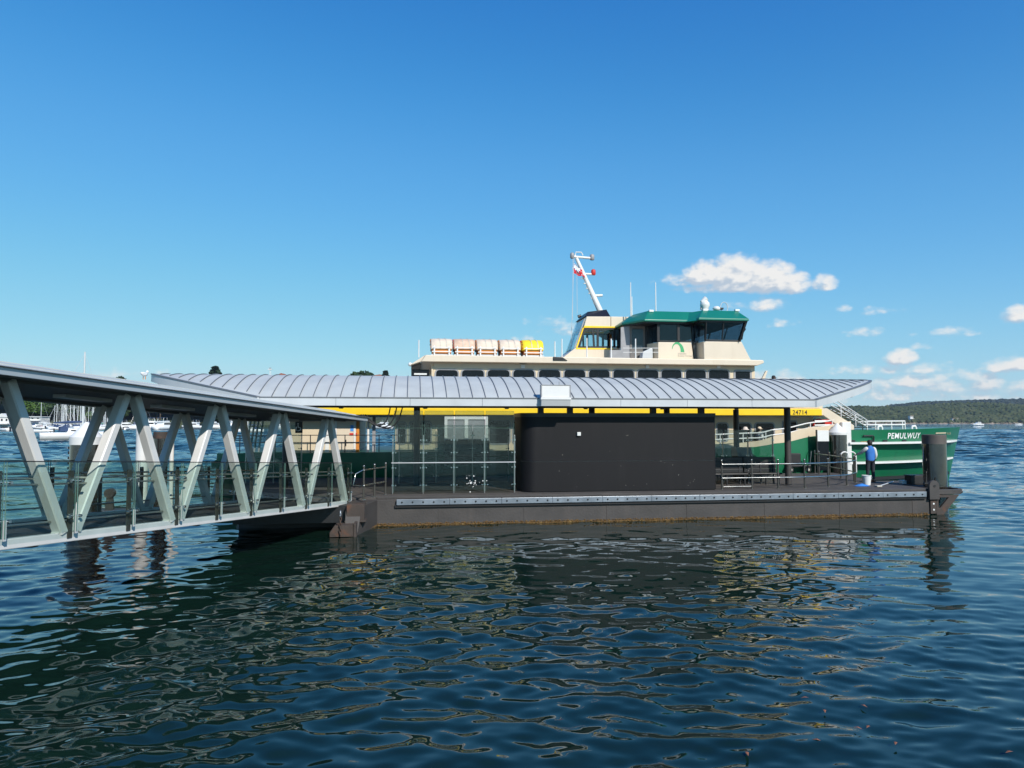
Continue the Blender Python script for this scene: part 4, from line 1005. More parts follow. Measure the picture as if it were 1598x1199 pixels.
# ---- fore deck: raked side and stairs, rails, rope locker
FVv = 9.62
fe.part('raked_side', MB().prism(pp([(1279, 637.5), (1291, 637.5), (1333, 664), (1333, 671), (1318, 671), (1285, 648.3), (1279, 648.3)], FVv), FVv, FVv+.10), 'ferry_cream_light', bevel=.015)
fe.part('raked_side', MB().prism(pp([(1240, 634.5), (1284, 633), (1284, 638), (1240, 638)], FVv), FVv, FVv+.1), 'ferry_cream_light', bevel=.01)
for v in (9.9, 12.4):
    for dy in (0, 6.5, 13):
        a, b = on(1307 if v < 11 else 1296, 626+dy, v), on(1353, 656+dy*.8, v); fe.part('stair_rail', MB().tube([(a[0], v, a[1]), (b[0], v, b[1])], .026, 6), 'ferry_white', smooth=60)
    for x, y0, y1 in ((1312, 631, 655), (1335, 646, 666), (1353, 657, 671)):
        u, z1_ = on(x, y0, v); z0_ = on(x, y1, v)[1]; fe.part('stair_post', MB().cyl((u, v, z0_), (u, v, z1_), .024, n=8), 'ferry_white', smooth=60)
for k_ in range(9):
    a = on(1300+k_*5.2, 640+k_*3.4, 11.2); fe.part('stair_tread', MB().box(a[0]-.14, a[0]+.14, 10.0, 12.4, a[1]-.02, a[1]+.02), 'window_frame_grey')
for v in (10.6, 17.0):
    for y in (658, 663.5):
        a, b = on(1322 if v < 12 else 1330, y, v), on(1412, y-.5, v); fe.part('bow_rail', MB().tube([(a[0], v, a[1]), (b[0], v, b[1])], .04, 8), 'ferry_white', smooth=60)
    for x in (1332, 1346, 1353, 1366, 1391, 1408, 1412):
        u, z1_ = on(x, 658, v); fe.part('bow_rail_post', MB().cyl((u, v, 2.7), (u, v, z1_), .032, n=8), 'ferry_white', smooth=60)
fe.part('bow_platform', MB().box(on(1330, 665, 10.6)[0], on(1410, 665, 10.6)[0], 10.7, 17, 2.55, 2.95), 'black_paint', bevel=.02)
for x in (1373, 1426):
    u, z = on(x, 668, 10.6); fe.part('bollard', MB().tube([(u-.12, 10.6, z-.4), (u-.12, 10.6, z), (u-.08, 10.6, z+.09), (u+.08, 10.6, z+.09), (u+.12, 10.6, z), (u+.12, 10.6, z-.4)], .06, 8), 'ferry_white', smooth=60)
for v_, y in ((9.75, 657.5), (9.75, 664)):
    a, b = on(1271, y, v_), on(1306, y-.5, v_); fe.part('deck_rail', MB().tube([(a[0], v_, a[1]), (b[0], v_, b[1])], .045, 8), 'ferry_white', smooth=60)
(a, z), (b, z2) = on(1276, 655, 10.3), on(1302, 668, 10.3)
fe.part('lifejacket_locker', MB().box(a, b, 10.3, 11, z2-.5, z), 'red', bevel=.03)
u, z = on(1278, 664, 10.2)
lb = MB().tube([(u+.28*math.cos(a), 10.2, z+.28*math.sin(a)) for a in np.linspace(0, 2*math.pi, 21)[:-1]], .07, 8, closed=True); 
single('lifebuoy', lb, 'red', 'red lifebuoy hung on the white rail under the ferry stairs', 'lifebuoy', (u, 10.2, z-.35), smooth=60)
# stern clutter: ramp rails and vertical poles
for x in (393, 399, 405, 412):
    u, z1_ = on(x, 655, 11.5); fe.part('stern_pole', MB().cyl((u-.3, 11.5, 1.4), (u, 11.5, z1_+.3), .045, n=8), 'window_frame_grey', smooth=60)
fe.part('stern_bulwark', MB().prism(pp([(330, 722), (350, 710), (392, 706), (452, 706), (452, 730), (330, 730)], 9.62), 9.6, 9.66), 'ferry_green')
# ---- life rafts on the roof
spots = [672.5, 708.5, 744.5, 780.5, 816.5]
def raft(i, x):
    v = 9.95; u0_, z0_ = on(x, 555.5, v); w = 1.02; z0_ = zr1
    t = T('life_raft', ('cream wrapped life raft at the left end of the row on the ferry roof', 'life raft with faded reddish straps second from the left on the ferry roof', 'cream wrapped life raft in the middle of the row on the ferry roof', 'cream wrapped life raft next to the yellow one on the ferry roof', 'bright yellow life raft at the right end of the row on the ferry roof')[i], 'life raft', (u0_+w/2, v+.6, z0_), 'life rafts on the ferry roof')
    def ring(u, s):
        p = []
        for k_ in range(17):
            a = math.pi*k_/16; p.append((u, v+.75-.68*math.cos(a)*s, z0_+.34+.55*abs(math.sin(a))**.75*s))
        return p+[(u, v+.75+.66*s, z0_+.33), (u, v+.75-.66*s, z0_+.33)]
    m = MB().loft([ring(u0_+a, s) for a, s in ((.0, .93), (.05, 1), (.33, 1.015), (.66, 1.015), (.97, 1), (w, .93))]); t.part('cover', m, ('raft_cover', 'raft_cover_red', 'raft_cover', 'raft_cover', 'raft_yellow')[i], smooth=50)
    t.part('cradle', MB().box(u0_+.06, u0_+w-.06, v+.05, v+1.45, z0_+.095, z0_+.335), 'orange', bevel=.04)
    t.part('base', MB().box(u0_+.0, u0_+w, v+.05, v+1.45, z0_+.0, z0_+.09), 'fascia_metal', bevel=.01)
    for d in (.16, w-.16): t.part('rack_post', MB().beam((u0_+d, v-.0, z0_), (u0_+d, v-.0, z0_+.48), .07, .07), 'ferry_white', bevel=.01)
    for h in (.20, .40): t.part('rack_bar', MB().beam((u0_+.05, v-.045, z0_+h), (u0_+w-.05, v-.045, z0_+h), .03, .045), 'ferry_white')
    for d in (.36, .66):
        q = MB(); rg = ring(0, 1.03)[:17]
        q.loft([[(u0_+d+.12*abs(p[1]-v-.75)-.018, p[1], p[2]), (u0_+d+.12*abs(p[1]-v-.75)+.018, p[1], p[2]), (u0_+d+.12*abs(p[1]-v-.75)+.018, p[1], p[2]+.01), (u0_+d+.12*abs(p[1]-v-.75)-.018, p[1], p[2]+.01)] for p in rg]); t.part('strap', q, 'letter_grey')
    q = MB()
    for k_ in range(7):
        a = .2+k_*.38; q.ball((u0_+.0, v+.75-.6*math.cos(a), z0_+.34+.5*math.sin(a)), .04, 4)
    t.part('lashing', q, 'red' if i in (1, 4) else 'orange')
for i, x in enumerate(spots): raft(i, x)
# ---- ensign, crumpled on its halyard
u, z = on(894.5, 411, VC-.1)
fm = bpy.data.materials.new('ensign_cloth'); N, L_ = nodes(fm); bs = N['Principled BSDF']; bs.inputs['Roughness'].default_value = .8
tc = N.new('ShaderNodeTexCoord'); sx = N.new('ShaderNodeSeparateXYZ'); L_.new(tc.outputs['UV'], sx.inputs[0])
def M_(op, a, b=None, c=None):
    n = N.new('ShaderNodeMath'); n.operation = op
    for i, x in enumerate((a, b, c)):
        if x is None: continue
        if isinstance(x, (int, float)): n.inputs[i].default_value = x
        else: L_.new(x, n.inputs[i])
    return n.outputs[0]
U_, V_ = sx.outputs[0], sx.outputs[1]
can = M_('MULTIPLY', M_('LESS_THAN', U_, .5), M_('GREATER_THAN', V_, .5))
cr = M_('MAXIMUM', M_('LESS_THAN', M_('ABSOLUTE', M_('SUBTRACT', U_, .25)), .05), M_('LESS_THAN', M_('ABSOLUTE', M_('SUBTRACT', V_, .75)), .07))
dg = M_('MAXIMUM', M_('LESS_THAN', M_('ABSOLUTE', M_('SUBTRACT', M_('MULTIPLY', U_, 1.0), M_('SUBTRACT', V_, .5))), .06), M_('LESS_THAN', M_('ABSOLUTE', M_('SUBTRACT', M_('ADD', U_, V_), 1.0)), .06))
vo = N.new('ShaderNodeTexVoronoi'); vo.inputs['Scale'].default_value = 5; L_.new(tc.outputs['UV'], vo.inputs['Vector'])
star = M_('LESS_THAN', vo.outputs['Distance'], .22)
wh = M_('ADD', M_('MULTIPLY', can, M_('MAXIMUM', cr, dg)), M_('MULTIPLY', M_('SUBTRACT', 1, can), star))
def mixc(f, a, b):
    n = N.new('ShaderNodeMix'); n.data_type = 'RGBA'; L_.new(f, n.inputs['Factor'])
    for k_, x in ((6, a), (7, b)):
        if isinstance(x, tuple): n.inputs[k_].default_value = (*x, 1)
        else: L_.new(x, n.inputs[k_])
    return n.outputs[2]
L_.new(mixc(wh, mixc(can, (.55, .01, .02), (.02, .03, .25)), (.8, .8, .8)), bs.inputs['Base Color'])
n = 14; vs = []; uvs = []
for i in range(n+1):
    for j in range(n+1):
        a, b = i/n, j/n
        vs.append((u+.72*a+.05*math.sin(9*b), VC-.1+.10*math.sin(7*a+2*b)*a, z-.56+.56*b*(1-.55*a)-.40*a*.62+.03*math.sin(11*a)))
        uvs.append((a, b))
m = MB().add(vs, [(i*(n+1)+j, (i+1)*(n+1)+j, (i+1)*(n+1)+j+1, i*(n+1)+j+1) for i in range(n) for j in range(n)])
fl = single('ensign_flag', m, fm, 'small red ensign flag drooping from the ferry mast', 'flag', (u, VC-.1, z), smooth=60)
ul = fl.data.uv_layers.new(name='UVMap')
for lp_ in fl.data.loops: ul.data[lp_.index].uv = uvs[lp_.vertex_index]
# ================================================================ people: one skinned body each, clothes as children
mat('skin', (.42, .24, .16), .5, 0, .1); mat('hair_dark', (.02, .015, .012), .7); mat('shirt_white', (.72, .71, .70), .8); mat('shirt_blue', (.035, .17, .52), .8, 0, .15, 6)
mat('trousers_dark', (.022, .024, .032), .8); mat('shoe', (.30, .10, .05), .6); mat('cap_black', (.015, .015, .017), .7); mat('hat_pale', (.72, .62, .56), .8); mat('hat_cream', (.74, .60, .44), .8); mat('trousers_white', (.7, .69, .66), .8)
def skin_mesh(name, J, E_, rad, root_i, sub=2):
    me = bpy.data.meshes.new(name); me.from_pydata(J, E_, []); me.update()
    o = bpy.data.objects.new(name, me); COL.objects.link(o)
    sk = o.modifiers.new('skin', 'SKIN'); sk.use_smooth_shade = True
    if not me.skin_vertices: me.attributes.new('skin', 'FLOAT', 'POINT') if False else None
    bpy.context.view_layer.objects.active = o
    if not me.skin_vertices: bpy.ops.mesh.customdata_skin_add()
    for i, v in enumerate(me.skin_vertices[0].data):
        r = rad[i]; v.radius = r if isinstance(r, tuple) else (r, r); v.use_root = (i == root_i)
    ss = o.modifiers.new('sub', 'SUBSURF'); ss.levels = sub; ss.render_levels = sub
    dg_ = bpy.context.evaluated_depsgraph_get(); m2 = bpy.data.meshes.new_from_object(o.evaluated_get(dg_))
    bpy.data.objects.remove(o); m2.name = name
    m2.polygons.foreach_set('use_smooth', [True]*len(m2.polygons))
    return m2
def chain(J, E_, rad, start, pts):
    prev = start
    for p, r in pts:
        J.append(p); rad.append(r); E_.append((prev, len(J)-1)) if prev is not None else None; prev = len(J)-1
    return prev
def person(label, base, face, larm, rarm, shirt, sleeve, trousers, hat, hatm, legs=.11, group=None, h=1.72):
    """base (u, v, z) in the pontoon frame; face = heading in that frame; arms = (elbow, hand) in body axes x right, y forward, z up"""
    root = bpy.data.objects.new('person', None); COL.objects.link(root); place(root, Vector(base), 'P'); root.rotation_euler = (0, 0, TH+face)
    k = h/1.72; root.scale = (k, k, k); tag(root, label, 'person', group)
    J, E_, rd = [], [], []
    J.append((0, 0, .93)); rd.append((.145, .105))
    sp = chain(J, E_, rd, 0, [((0, .0, 1.08), (.13, .095)), ((0, .0, 1.25), (.15, .105)), ((0, -.01, 1.38), (.15, .09)), ((0, 0, 1.455), (.055, .055)), ((0, .01, 1.52), (.055, .06))])
    chain(J, E_, rd, sp, [((0, .02, 1.60), (.078, .098)), ((0, .015, 1.68), (.06, .075))])
    ch = 3
    sleeves = []
    for sx, (el, ha) in ((-1, larm), (1, rarm)):
        shd = (sx*.19, -.01, 1.385)
        chain(J, E_, rd, ch, [(shd, .058), (el, .044), (ha, .028)]); wi = len(J)-1
        d = (Vector(ha)-Vector(el)).normalized(); s_ = d.cross(Vector((0, 1, 0)) if abs(d.y) < .8 else Vector((1, 0, 0))).normalized()
        palm = Vector(ha)+d*.07
        J.append(tuple(palm)); rd.append((.036, .018)); E_.append((wi, len(J)-1)); pi_ = len(J)-1
        for f, ln in ((-.027, .068), (-.009, .078), (.009, .074), (.027, .058)):
            a = palm+s_*f+d*.025; b = a+d*ln*.6; c = b+(d*.5+Vector((0, .5, -.5))).normalized()*ln*.45
            chain(J, E_, rd, pi_, [(tuple(a), .010), (tuple(b), .009), (tuple(c), .008)])
        a = Vector(ha)+d*.025+s_*.035; chain(J, E_, rd, pi_, [(tuple(a), .012), (tuple(a+d*.04+s_*.02), .010)])
        sleeves.append((shd, el, ha))
    for sx in (-1, 1):
        chain(J, E_, rd, 0, [((sx*legs*.85, 0, .86), (.085, .09)), ((sx*legs, .015, .48), .058), ((sx*legs*1.05, -.015, .09), .042), ((sx*legs*1.15, .09, .035), (.042, .03)), ((sx*legs*1.18, .16, .03), (.035, .022))])
    bm = skin_mesh('body', J, E_, rd, 0); bm.materials.clear(); bm.materials.append(MATS['skin'])
    def kid(name, me, m):
        me.materials.clear(); me.materials.append(MATS[m]); o = bpy.data.objects.new(name, me); COL.objects.link(o); o.parent = root; return o
    kid('body', bm, 'skin')
    # shirt body
    J, E_, rd = [(0, 0, .80)], [], [(.19, .145)]
    chain(J, E_, rd, 0, [((0, 0, 1.00), (.20, .15)), ((0, 0, 1.22), (.215, .155)), ((0, -.01, 1.38), (.215, .14)), ((0, 0, 1.47), (.11, .10)), ((0, 0, 1.52), (.075, .07))]); kid('shirt', skin_mesh('shirt', J, E_, rd, 0), shirt)
    for shd, el, ha in sleeves:
        J, E_, rd = [(shd[0]*.5, shd[1], shd[2]+.03)], [], [.085]
        chain(J, E_, rd, 0, [(shd, .092), (el, .068), (tuple(Vector(el).lerp(Vector(ha), .8)), .045)]); kid('sleeve', skin_mesh('sleeve', J, E_, rd, 0), sleeve)
    J, E_, rd = [(0, 0, 1.02)], [], [(.165, .13)]
    for sx in (-1, 1): chain(J, E_, rd, 0, [((sx*legs*.85, 0, .84), (.10, .105)), ((sx*legs, .015, .48), .078), ((sx*legs*1.05, -.015, .10), .062)])
    kid('trousers', skin_mesh('trousers', J, E_, rd, 0), trousers)
    for sx in (-1, 1):
        m = MB().loft([[(sx*legs*1.1+x*w, y, z) for x, z in ((-1, 0), (1, 0), (.8, hh), (-.8, hh))] for y, w, hh in ((-.08, .04, .09), (0, .05, .10), (.10, .052, .06), (.19, .035, .04))]); kid('shoe', mesh_of('shoe', m, 'shoe', True), 'shoe')
    # face: nose, eyes, mouth, ears; hair; hat
    m = MB(); m.loft([[(x, y, z) for x, y, z in ((-.008, .108, 1.63), (.008, .108, 1.63), (.016, .115, 1.585), (-.016, .115, 1.585))], [(-.003, .118, 1.63), (.003, .118, 1.63), (.008, .138, 1.59), (-.008, .138, 1.59)]])
    for sx in (-1, 1): m.ball((sx*.084, .01, 1.60), .028, 5, sx=.4, sy=.7)
    kid('face', mesh_of('face', m, 'skin', True), 'skin')
    m = MB()
    for sx in (-1, 1): m.ball((sx*.032, .103, 1.625), .011, 5)
    kid('eye', mesh_of('eye', m, 'hair_dark', True), 'hair_dark')
    kid('mouth', mesh_of('mouth', MB().box(-.022, .022, .098, .108, 1.552, 1.558), 'shoe'), 'shoe')
    m = MB(); m.lathe((0, -.01, 1.55), [(.07, 0), (.092, .05), (.096, .11), (.07, .155), (.01, .17)], 16); kid('hair', mesh_of('hair', m, 'hair_dark', True), 'hair_dark')
    m = MB()
    if hat == 'cap':
        m.lathe((0, .005, 1.635), [(.100, 0), (.104, .05), (.085, .10), (.04, .125), (.005, .13)], 18)
        m.loft([[(x, y, 1.643+dz) for x, y in ((-.075, .08), (.075, .08), (.06, .17), (-.06, .17))] for dz in (0, .012)])
    else:
        m.lathe((0, .005, 1.64), [(.105, .0), (.19, -.035), (.195, -.028), (.112, .02), (.10, .085), (.07, .115), (.005, .12)], 20)
    kid('hat', mesh_of('hat', m, hatm, True), hatm)
    return root
u, v = onz(1359, 752.5, ZD)
person('man in blue vest and black cap seen from behind, leaning to the handrail', (u, v, ZD), R(0), ((-.30, .20, 1.20), (-.36, .42, 1.12)), ((.27, .0, 1.10), (.25, .12, .90)), 'shirt_blue', 'shirt_white', 'trousers_dark', 'cap', 'cap_black', .12, None, 1.72)
u, v = on(1163, 668, 10.0)[0], 10.0
person('passenger in a pale brimmed sun hat standing on the ferry side deck', (u, v, 1.42), R(-60), ((-.25, .05, 1.12), (-.22, .25, 1.05)), ((.25, .05, 1.12), (.22, .25, 1.05)), 'trousers_dark', 'trousers_dark', 'trousers_dark', 'brim', 'hat_pale', .1, None, 1.74)
u = on(1185, 668, 10.0)[0]
person('passenger in white clothes and cream cap standing on the ferry side deck', (u, v, 1.42), R(-80), ((-.25, .0, 1.12), (-.22, .18, .95)), ((.25, .0, 1.12), (.22, .18, .95)), 'shirt_white', 'shirt_white', 'trousers_white', 'cap', 'hat_cream', .1, None, 1.74)
u, z = on(1207, 586, 12.5)
person('crew member with black cap just showing above the shelter roof', (u, 12.5, z-1.765), R(-90), ((-.25, .05, 1.12), (-.22, .25, 1.05)), ((.25, .05, 1.12), (.22, .25, 1.05)), 'shirt_white', 'shirt_white', 'trousers_dark', 'cap', 'cap_black', .1)
# ================================================================ water: one sheet, real waves near, fine ripples by bump
def water():
    rows = []; y = -60.
    while y < 4: rows.append(y); y += 4 if y < -6 else 1.0
    y = 4.0
    while y < 75: rows.append(y); y += max(.035, y*.0052)
    while y < 330: rows.append(y); y += y*.0033
    while y < 9000: rows.append(y); y += y*.03
    rows = np.array(rows); n = 640
    a = np.linspace(-1, 1, n); half = np.where(rows < 330, np.maximum(rows, 4)*.95+7, (rows*1.3+7))
    half = np.where(rows < 4, 80, half)
    X = a[None, :]*half[:, None]; Y = np.repeat(rows[:, None], n, 1)
    dx = 2*half/n; dy = np.gradient(rows)
    sp = np.maximum(dx, dy)[:, None]
    Z = np.zeros_like(X); rg = np.random.RandomState(11)
    # patches of calmer and rougher water
    calm = .78+.30*np.sin(X*.16+Y*.10+1.0)*np.sin(Y*.13-X*.05)
    rough = 1+1.1*np.clip((np.hypot(X, Y)-40)/160, 0, 1)+.5*np.clip((X-13)/12, 0, 1)*1.6
    for i in range(30):
        lam = rg.uniform(2.4, 8.5); k = 2*math.pi/lam; ang = R(75)+rg.randn()*.4; fade = np.clip((lam/sp-2.4)/2, 0, 1)*np.clip((np.hypot(X, Y)-45)/60, 0, 1)
        Z += .044/k*np.sin(k*math.cos(ang)*X+k*math.sin(ang)*Y+rg.rand()*6.283)*fade
    uu = (X-OX)*CU[0]+(Y-OY)*CU[1]; vv = (X-OX)*CV[0]+(Y-OY)*CV[1]      # lee of the pontoon
    lee = 1-.42*np.exp(-((vv+3)/6.5)**2)/(1+np.exp(-(uu+4)/1.5))/(1+np.exp((uu-19)/1.5))
    for i in range(92):
        lam = .13*(18 ** (rg.rand()**1.15)); k = 2*math.pi/lam
        ang = R(90)+rg.randn()*.62; kx, ky = k*math.cos(ang), k*math.sin(ang)
        slope = .0205*(.6 if lam < .22 else .95 if lam < .9 else .85 if lam < 1.4 else .6)
        A = slope/k*1.15
        fade = np.clip((lam/sp-2.4)/2.2, 0, 1)
        ph = kx*X+ky*Y+rg.rand()*6.283
        # slow phase wander keeps crests short and curly
        ph = ph+.9*np.sin(X*(.35/lam**.3)+rg.rand()*6.3)*np.sin(Y*(.3/lam**.3)+rg.rand()*6.3)
        Z += A*np.sin(ph)*fade*(calm if lam < 2 else 1)*rough*lee
    v = np.stack([X, Y, Z], -1).reshape(-1, 3)
    ny = len(rows); idx = np.arange(ny*n).reshape(ny, n)
    f = np.stack([idx[:-1, :-1], idx[:-1, 1:], idx[1:, 1:], idx[1:, :-1]], -1).reshape(-1, 4)
    me = bpy.data.meshes.new('water'); me.vertices.add(len(v)); me.vertices.foreach_set('co', v.astype(np.float32).ravel())
    me.loops.add(len(f)*4); me.loops.foreach_set('vertex_index', f.astype(np.int32).ravel())
    me.polygons.add(len(f)); me.polygons.foreach_set('loop_start', np.arange(0, len(f)*4, 4, dtype=np.int32)); me.polygons.foreach_set('loop_total', np.full(len(f), 4, np.int32))
    me.update(calc_edges=True); me.polygons.foreach_set('use_smooth', np.ones(len(f), bool))
    m = bpy.data.materials.new('harbour_water'); N, L = nodes(m); b = N['Principled BSDF']
    b.inputs['Roughness'].default_value = .015; b.inputs['IOR'].default_value = 1.42; b.inputs['Specular Tint'].default_value = (.86, .95, 1, 1)
    b.inputs['Base Color'].default_value = (.0045, .0170, .0120, 1)
    g = N.new('ShaderNodeNewGeometry')
    def vm(op, a_, b_=None):
        q = N.new('ShaderNodeVectorMath'); q.operation = op
        for i_, x_ in enumerate((a_, b_)):
            if x_ is None: continue
            if isinstance(x_, tuple): q.inputs[i_].default_value = x_
            else: L.new(x_, q.inputs[i_])
        return q
    # sub-pixel chop: slopes from noise, growing with distance from the sheltered water by the pier
    ln = vm('LENGTH', g.outputs['Position'])
    mr = N.new('ShaderNodeMapRange'); mr.inputs['From Min'].default_value = 16; mr.inputs['From Max'].default_value = 130; mr.inputs['To Min'].default_value = .0; mr.inputs['To Max'].default_value = 1.; L.new(ln.outputs['Value'], mr.inputs['Value'])
    acc = None
    for sc_, w_ in (((.10, .55, 1), .30), ((.55, 2.6, 1), .34)):
        mp = N.new('ShaderNodeMapping'); mp.inputs['Scale'].default_value = sc_; mp.inputs['Rotation'].default_value = (0, 0, .12); L.new(g.outputs['Position'], mp.inputs['Vector'])
        n1 = N.new('ShaderNodeTexNoise'); n1.inputs['Scale'].default_value = 1; n1.inputs['Detail'].default_value = 2; n1.inputs['Distortion'].default_value = .4; L.new(mp.outputs[0], n1.inputs['Vector'])
        d_ = vm('MULTIPLY', vm('SUBTRACT', n1.outputs['Color'], (.5, .5, .5)).outputs[0], (w_*1.2, w_*3.8, 0))
        acc = d_.outputs[0] if acc is None else vm('ADD', acc, d_.outputs[0]).outputs[0]
    sc2 = N.new('ShaderNodeVectorMath'); sc2.operation = 'SCALE'; L.new(acc, sc2.inputs[0]); L.new(mr.outputs[0], sc2.inputs['Scale'])
    nn = vm('NORMALIZE', vm('ADD', g.outputs['Normal'], sc2.outputs[0]).outputs[0])
    L.new(nn.outputs[0], b.inputs['Normal'])
    me.materials.append(m)
    o = bpy.data.objects.new('water', me); COL.objects.link(o); tag(o, 'rippled blue green harbour water filling the foreground', 'water', kind='structure')
water()

# ================================================================ foliage
def leaf_mat(name, a, b, c):
    m = bpy.data.materials.new(name); N, L = nodes(m); bs = N['Principled BSDF']; bs.inputs['Roughness'].default_value = .6; bs.inputs['Specular IOR Level'].default_value = .25
    tc = N.new('ShaderNodeTexCoord'); n1 = N.new('ShaderNodeTexNoise'); n1.inputs['Scale'].default_value = .45; n1.inputs['Detail'].default_value = 5; L.new(tc.outputs['Object'], n1.inputs['Vector'])
    oi = N.new('ShaderNodeObjectInfo')
    cr = N.new('ShaderNodeValToRGB'); cr.color_ramp.elements[0].color = (*a, 1); cr.color_ramp.elements[0].position = .3; cr.color_ramp.elements[1].color = (*c, 1); cr.color_ramp.elements[1].position = .72
    e = cr.color_ramp.elements.new(.5); e.color = (*b, 1); L.new(n1.outputs['Fac'], cr.inputs[0])
    hs = N.new('ShaderNodeHueSaturation'); L.new(cr.outputs[0], hs.inputs['Color'])
    mr = N.new('ShaderNodeMapRange'); mr.inputs['To Min'].default_value = .7; mr.inputs['To Max'].default_value = 1.25; L.new(oi.outputs['Random'], mr.inputs['Value']); L.new(mr.outputs[0], hs.inputs['Value'])
    L.new(hs.outputs[0], bs.inputs['Base Color']); MATS[name] = m
leaf_mat('leaves_bright', (.035, .075, .012), (.07, .13, .02), (.12, .18, .035))
leaf_mat('leaves_dark', (.014, .032, .010), (.03, .055, .016), (.055, .085, .028))
leaf_mat('leaves_pine', (.012, .03, .016), (.02, .045, .022), (.03, .06, .03))
mat('bark', (.10, .075, .055), .9)
def crown_mesh(name, m, seed, kind='round', n=900, leaf=.34):
    rg = np.random.RandomState(seed); vs, fs = [], []
    if kind == 'pine':
        pts = []
        for i in range(n):
            t_ = rg.rand()**.8; lay = math.floor(t_*13)/13; r = (1-lay)*.34*(.35+.65*rg.rand()**.5); a = rg.rand()*6.283
            pts.append((r*math.cos(a), r*math.sin(a), .12+.88*(lay+.035*rg.rand())))
    else:
        cl = []
        for i in range(16):
            d = rg.randn(3); d /= np.linalg.norm(d); d[2] = abs(d[2])*.9-.15
            cl.append((d*np.array([.36, .36, .30])*rg.uniform(.55, 1.05)+np.array([0, 0, .62]), rg.uniform(.12, .22)))
        pts = []
        for i in range(n):
            c, r = cl[rg.randint(len(cl))]; d = rg.randn(3); d /= np.linalg.norm(d); pts.append(tuple(c+d*r*rg.uniform(.72, 1.06)*np.array([1, 1, .8])))
    for p in pts:
        q = rg.randn(3); q /= np.linalg.norm(q); t_ = np.cross(q, rg.randn(3)); t_ /= np.linalg.norm(t_); b_ = np.cross(q, t_); s = leaf*.16*rg.uniform(.6, 1.3); o = len(vs)
        for x, y in ((-1, -.6), (1, -.6), (1.2, .5), (0, 1.0), (-1.2, .5)): vs.append(tuple(np.array(p)+s*(x*t_+y*b_+.15*(abs(x))*q)))
        fs.append((o, o+1, o+2, o+3, o+4))
    mb = MB().add(vs, fs); return mesh_of(name, mb, m)
def trunk_mesh(name, seed, pine=False):
    rg = random.Random(seed); m = MB(); m.tube([(0, 0, -.05), (rg.uniform(-.02, .02), rg.uniform(-.02, .02), .3), (0, 0, .95 if pine else .6)], [.028, .02, .006], 7)
    if not pine:
        for i in range(5):
            a = rg.uniform(0, 6.28); m.tube([(0, 0, .28+.05*i), (.14*math.cos(a), .14*math.sin(a), .45+.05*i), (.27*math.cos(a), .27*math.sin(a), .62+.04*i)], [.014, .009, .004], 5)
    return mesh_of(name, m, 'bark')
CR = {k_: [crown_mesh('crown', m_, s+3, kd, n, lf) for s in range(v)] for k_, m_, kd, v, n, lf in (('bright', 'leaves_bright', 'round', 3, 1500, .30), ('dark', 'leaves_dark', 'round', 3, 1300, .32), ('pine', 'leaves_pine', 'pine', 1, 1400, .26))}
TR = {'r': trunk_mesh('trunk', 1), 'p': trunk_mesh('trunk', 2, True)}
def tree(x, y, z, h, kind, label, name='broadleaf_tree', group='trees on the left shore', w=1.):
    t = bpy.data.objects.new(name, None); COL.objects.link(t); t.location = (x, y, z); t.rotation_euler = (0, 0, random.uniform(0, 6.28)); t.scale = (h*w, h*w, h); tag(t, label, 'tree', group)
    c = bpy.data.objects.new('crown', random.choice(CR[kind])); COL.objects.link(c); c.parent = t
    k_ = bpy.data.objects.new('trunk', TR['p' if kind == 'pine' else 'r']); COL.objects.link(k_); k_.parent = t
    return t
def at(x, Z): return ((x-CX)/F*Z, Z)                            # world point seen in a pixel column at distance Z
def zy(y, Z): return CAMZ+(HOR-y)/F*Z

# ================================================================ left shore
SHORE = 470.
def shore_h(x, y):
    d = max(0, y-SHORE); edge = 1/(1+math.exp((x-10)/14.))
    return (1.2+30*(1-math.exp(-d/75.)))*edge*min(1, d/4) - (1-edge)*3 - (1 if d <= 0 else 0)
nx, ny = 90, 30; vs = []
for i in range(nx):
    for j in range(ny):
        x = -640+i*8.6; y = SHORE+j*9.0-4+12*math.sin(x*.021); vs.append((x, y, shore_h(x, y-12*math.sin(x*.021))+.8*math.sin(x*.3+y*.21)))
m = MB().add(vs, [(i*ny+j, (i+1)*ny+j, (i+1)*ny+j+1, i*ny+j+1) for i in range(nx-1) for j in range(ny-1)])
mat('shore_ground', (.05, .065, .03), .9, 0, .4, .2)
single('left_shore', m, 'shore_ground', 'wooded slope of the left shore behind the marina', 'land', (0, 0, 0), frame='W', smooth=60, kind='structure')
rg = random.Random(21)
for i in range(120):
    Z = rg.uniform(SHORE+2, SHORE+170); X = rg.uniform(-.74, -.26)*Z
    if i < 46: Z = SHORE+rg.uniform(14, 34); X = rg.uniform(-.74, -.36)*Z
    h = rg.uniform(11, 17); px_ = CX+F*X/Z
    z = shore_h(X, Z-12*math.sin(X*.021))
    kind = 'bright' if (px_ < 80 and rg.random() < .75) else 'dark' if rg.random() < .8 else 'bright'
    top = HOR-(z+h-CAMZ)/Z*F
    lim = 578 if px_ < 230 else 588
    if top < lim: h = max(5, CAMZ+(HOR-lim)/F*Z-z)
    tree(X, Z, z-.3, h, kind, 'bright green bushy tree on the slope behind the marina' if kind == 'bright' else 'dark green spreading tree on the slope behind the marina', w=rg.uniform(1.0, 1.35))
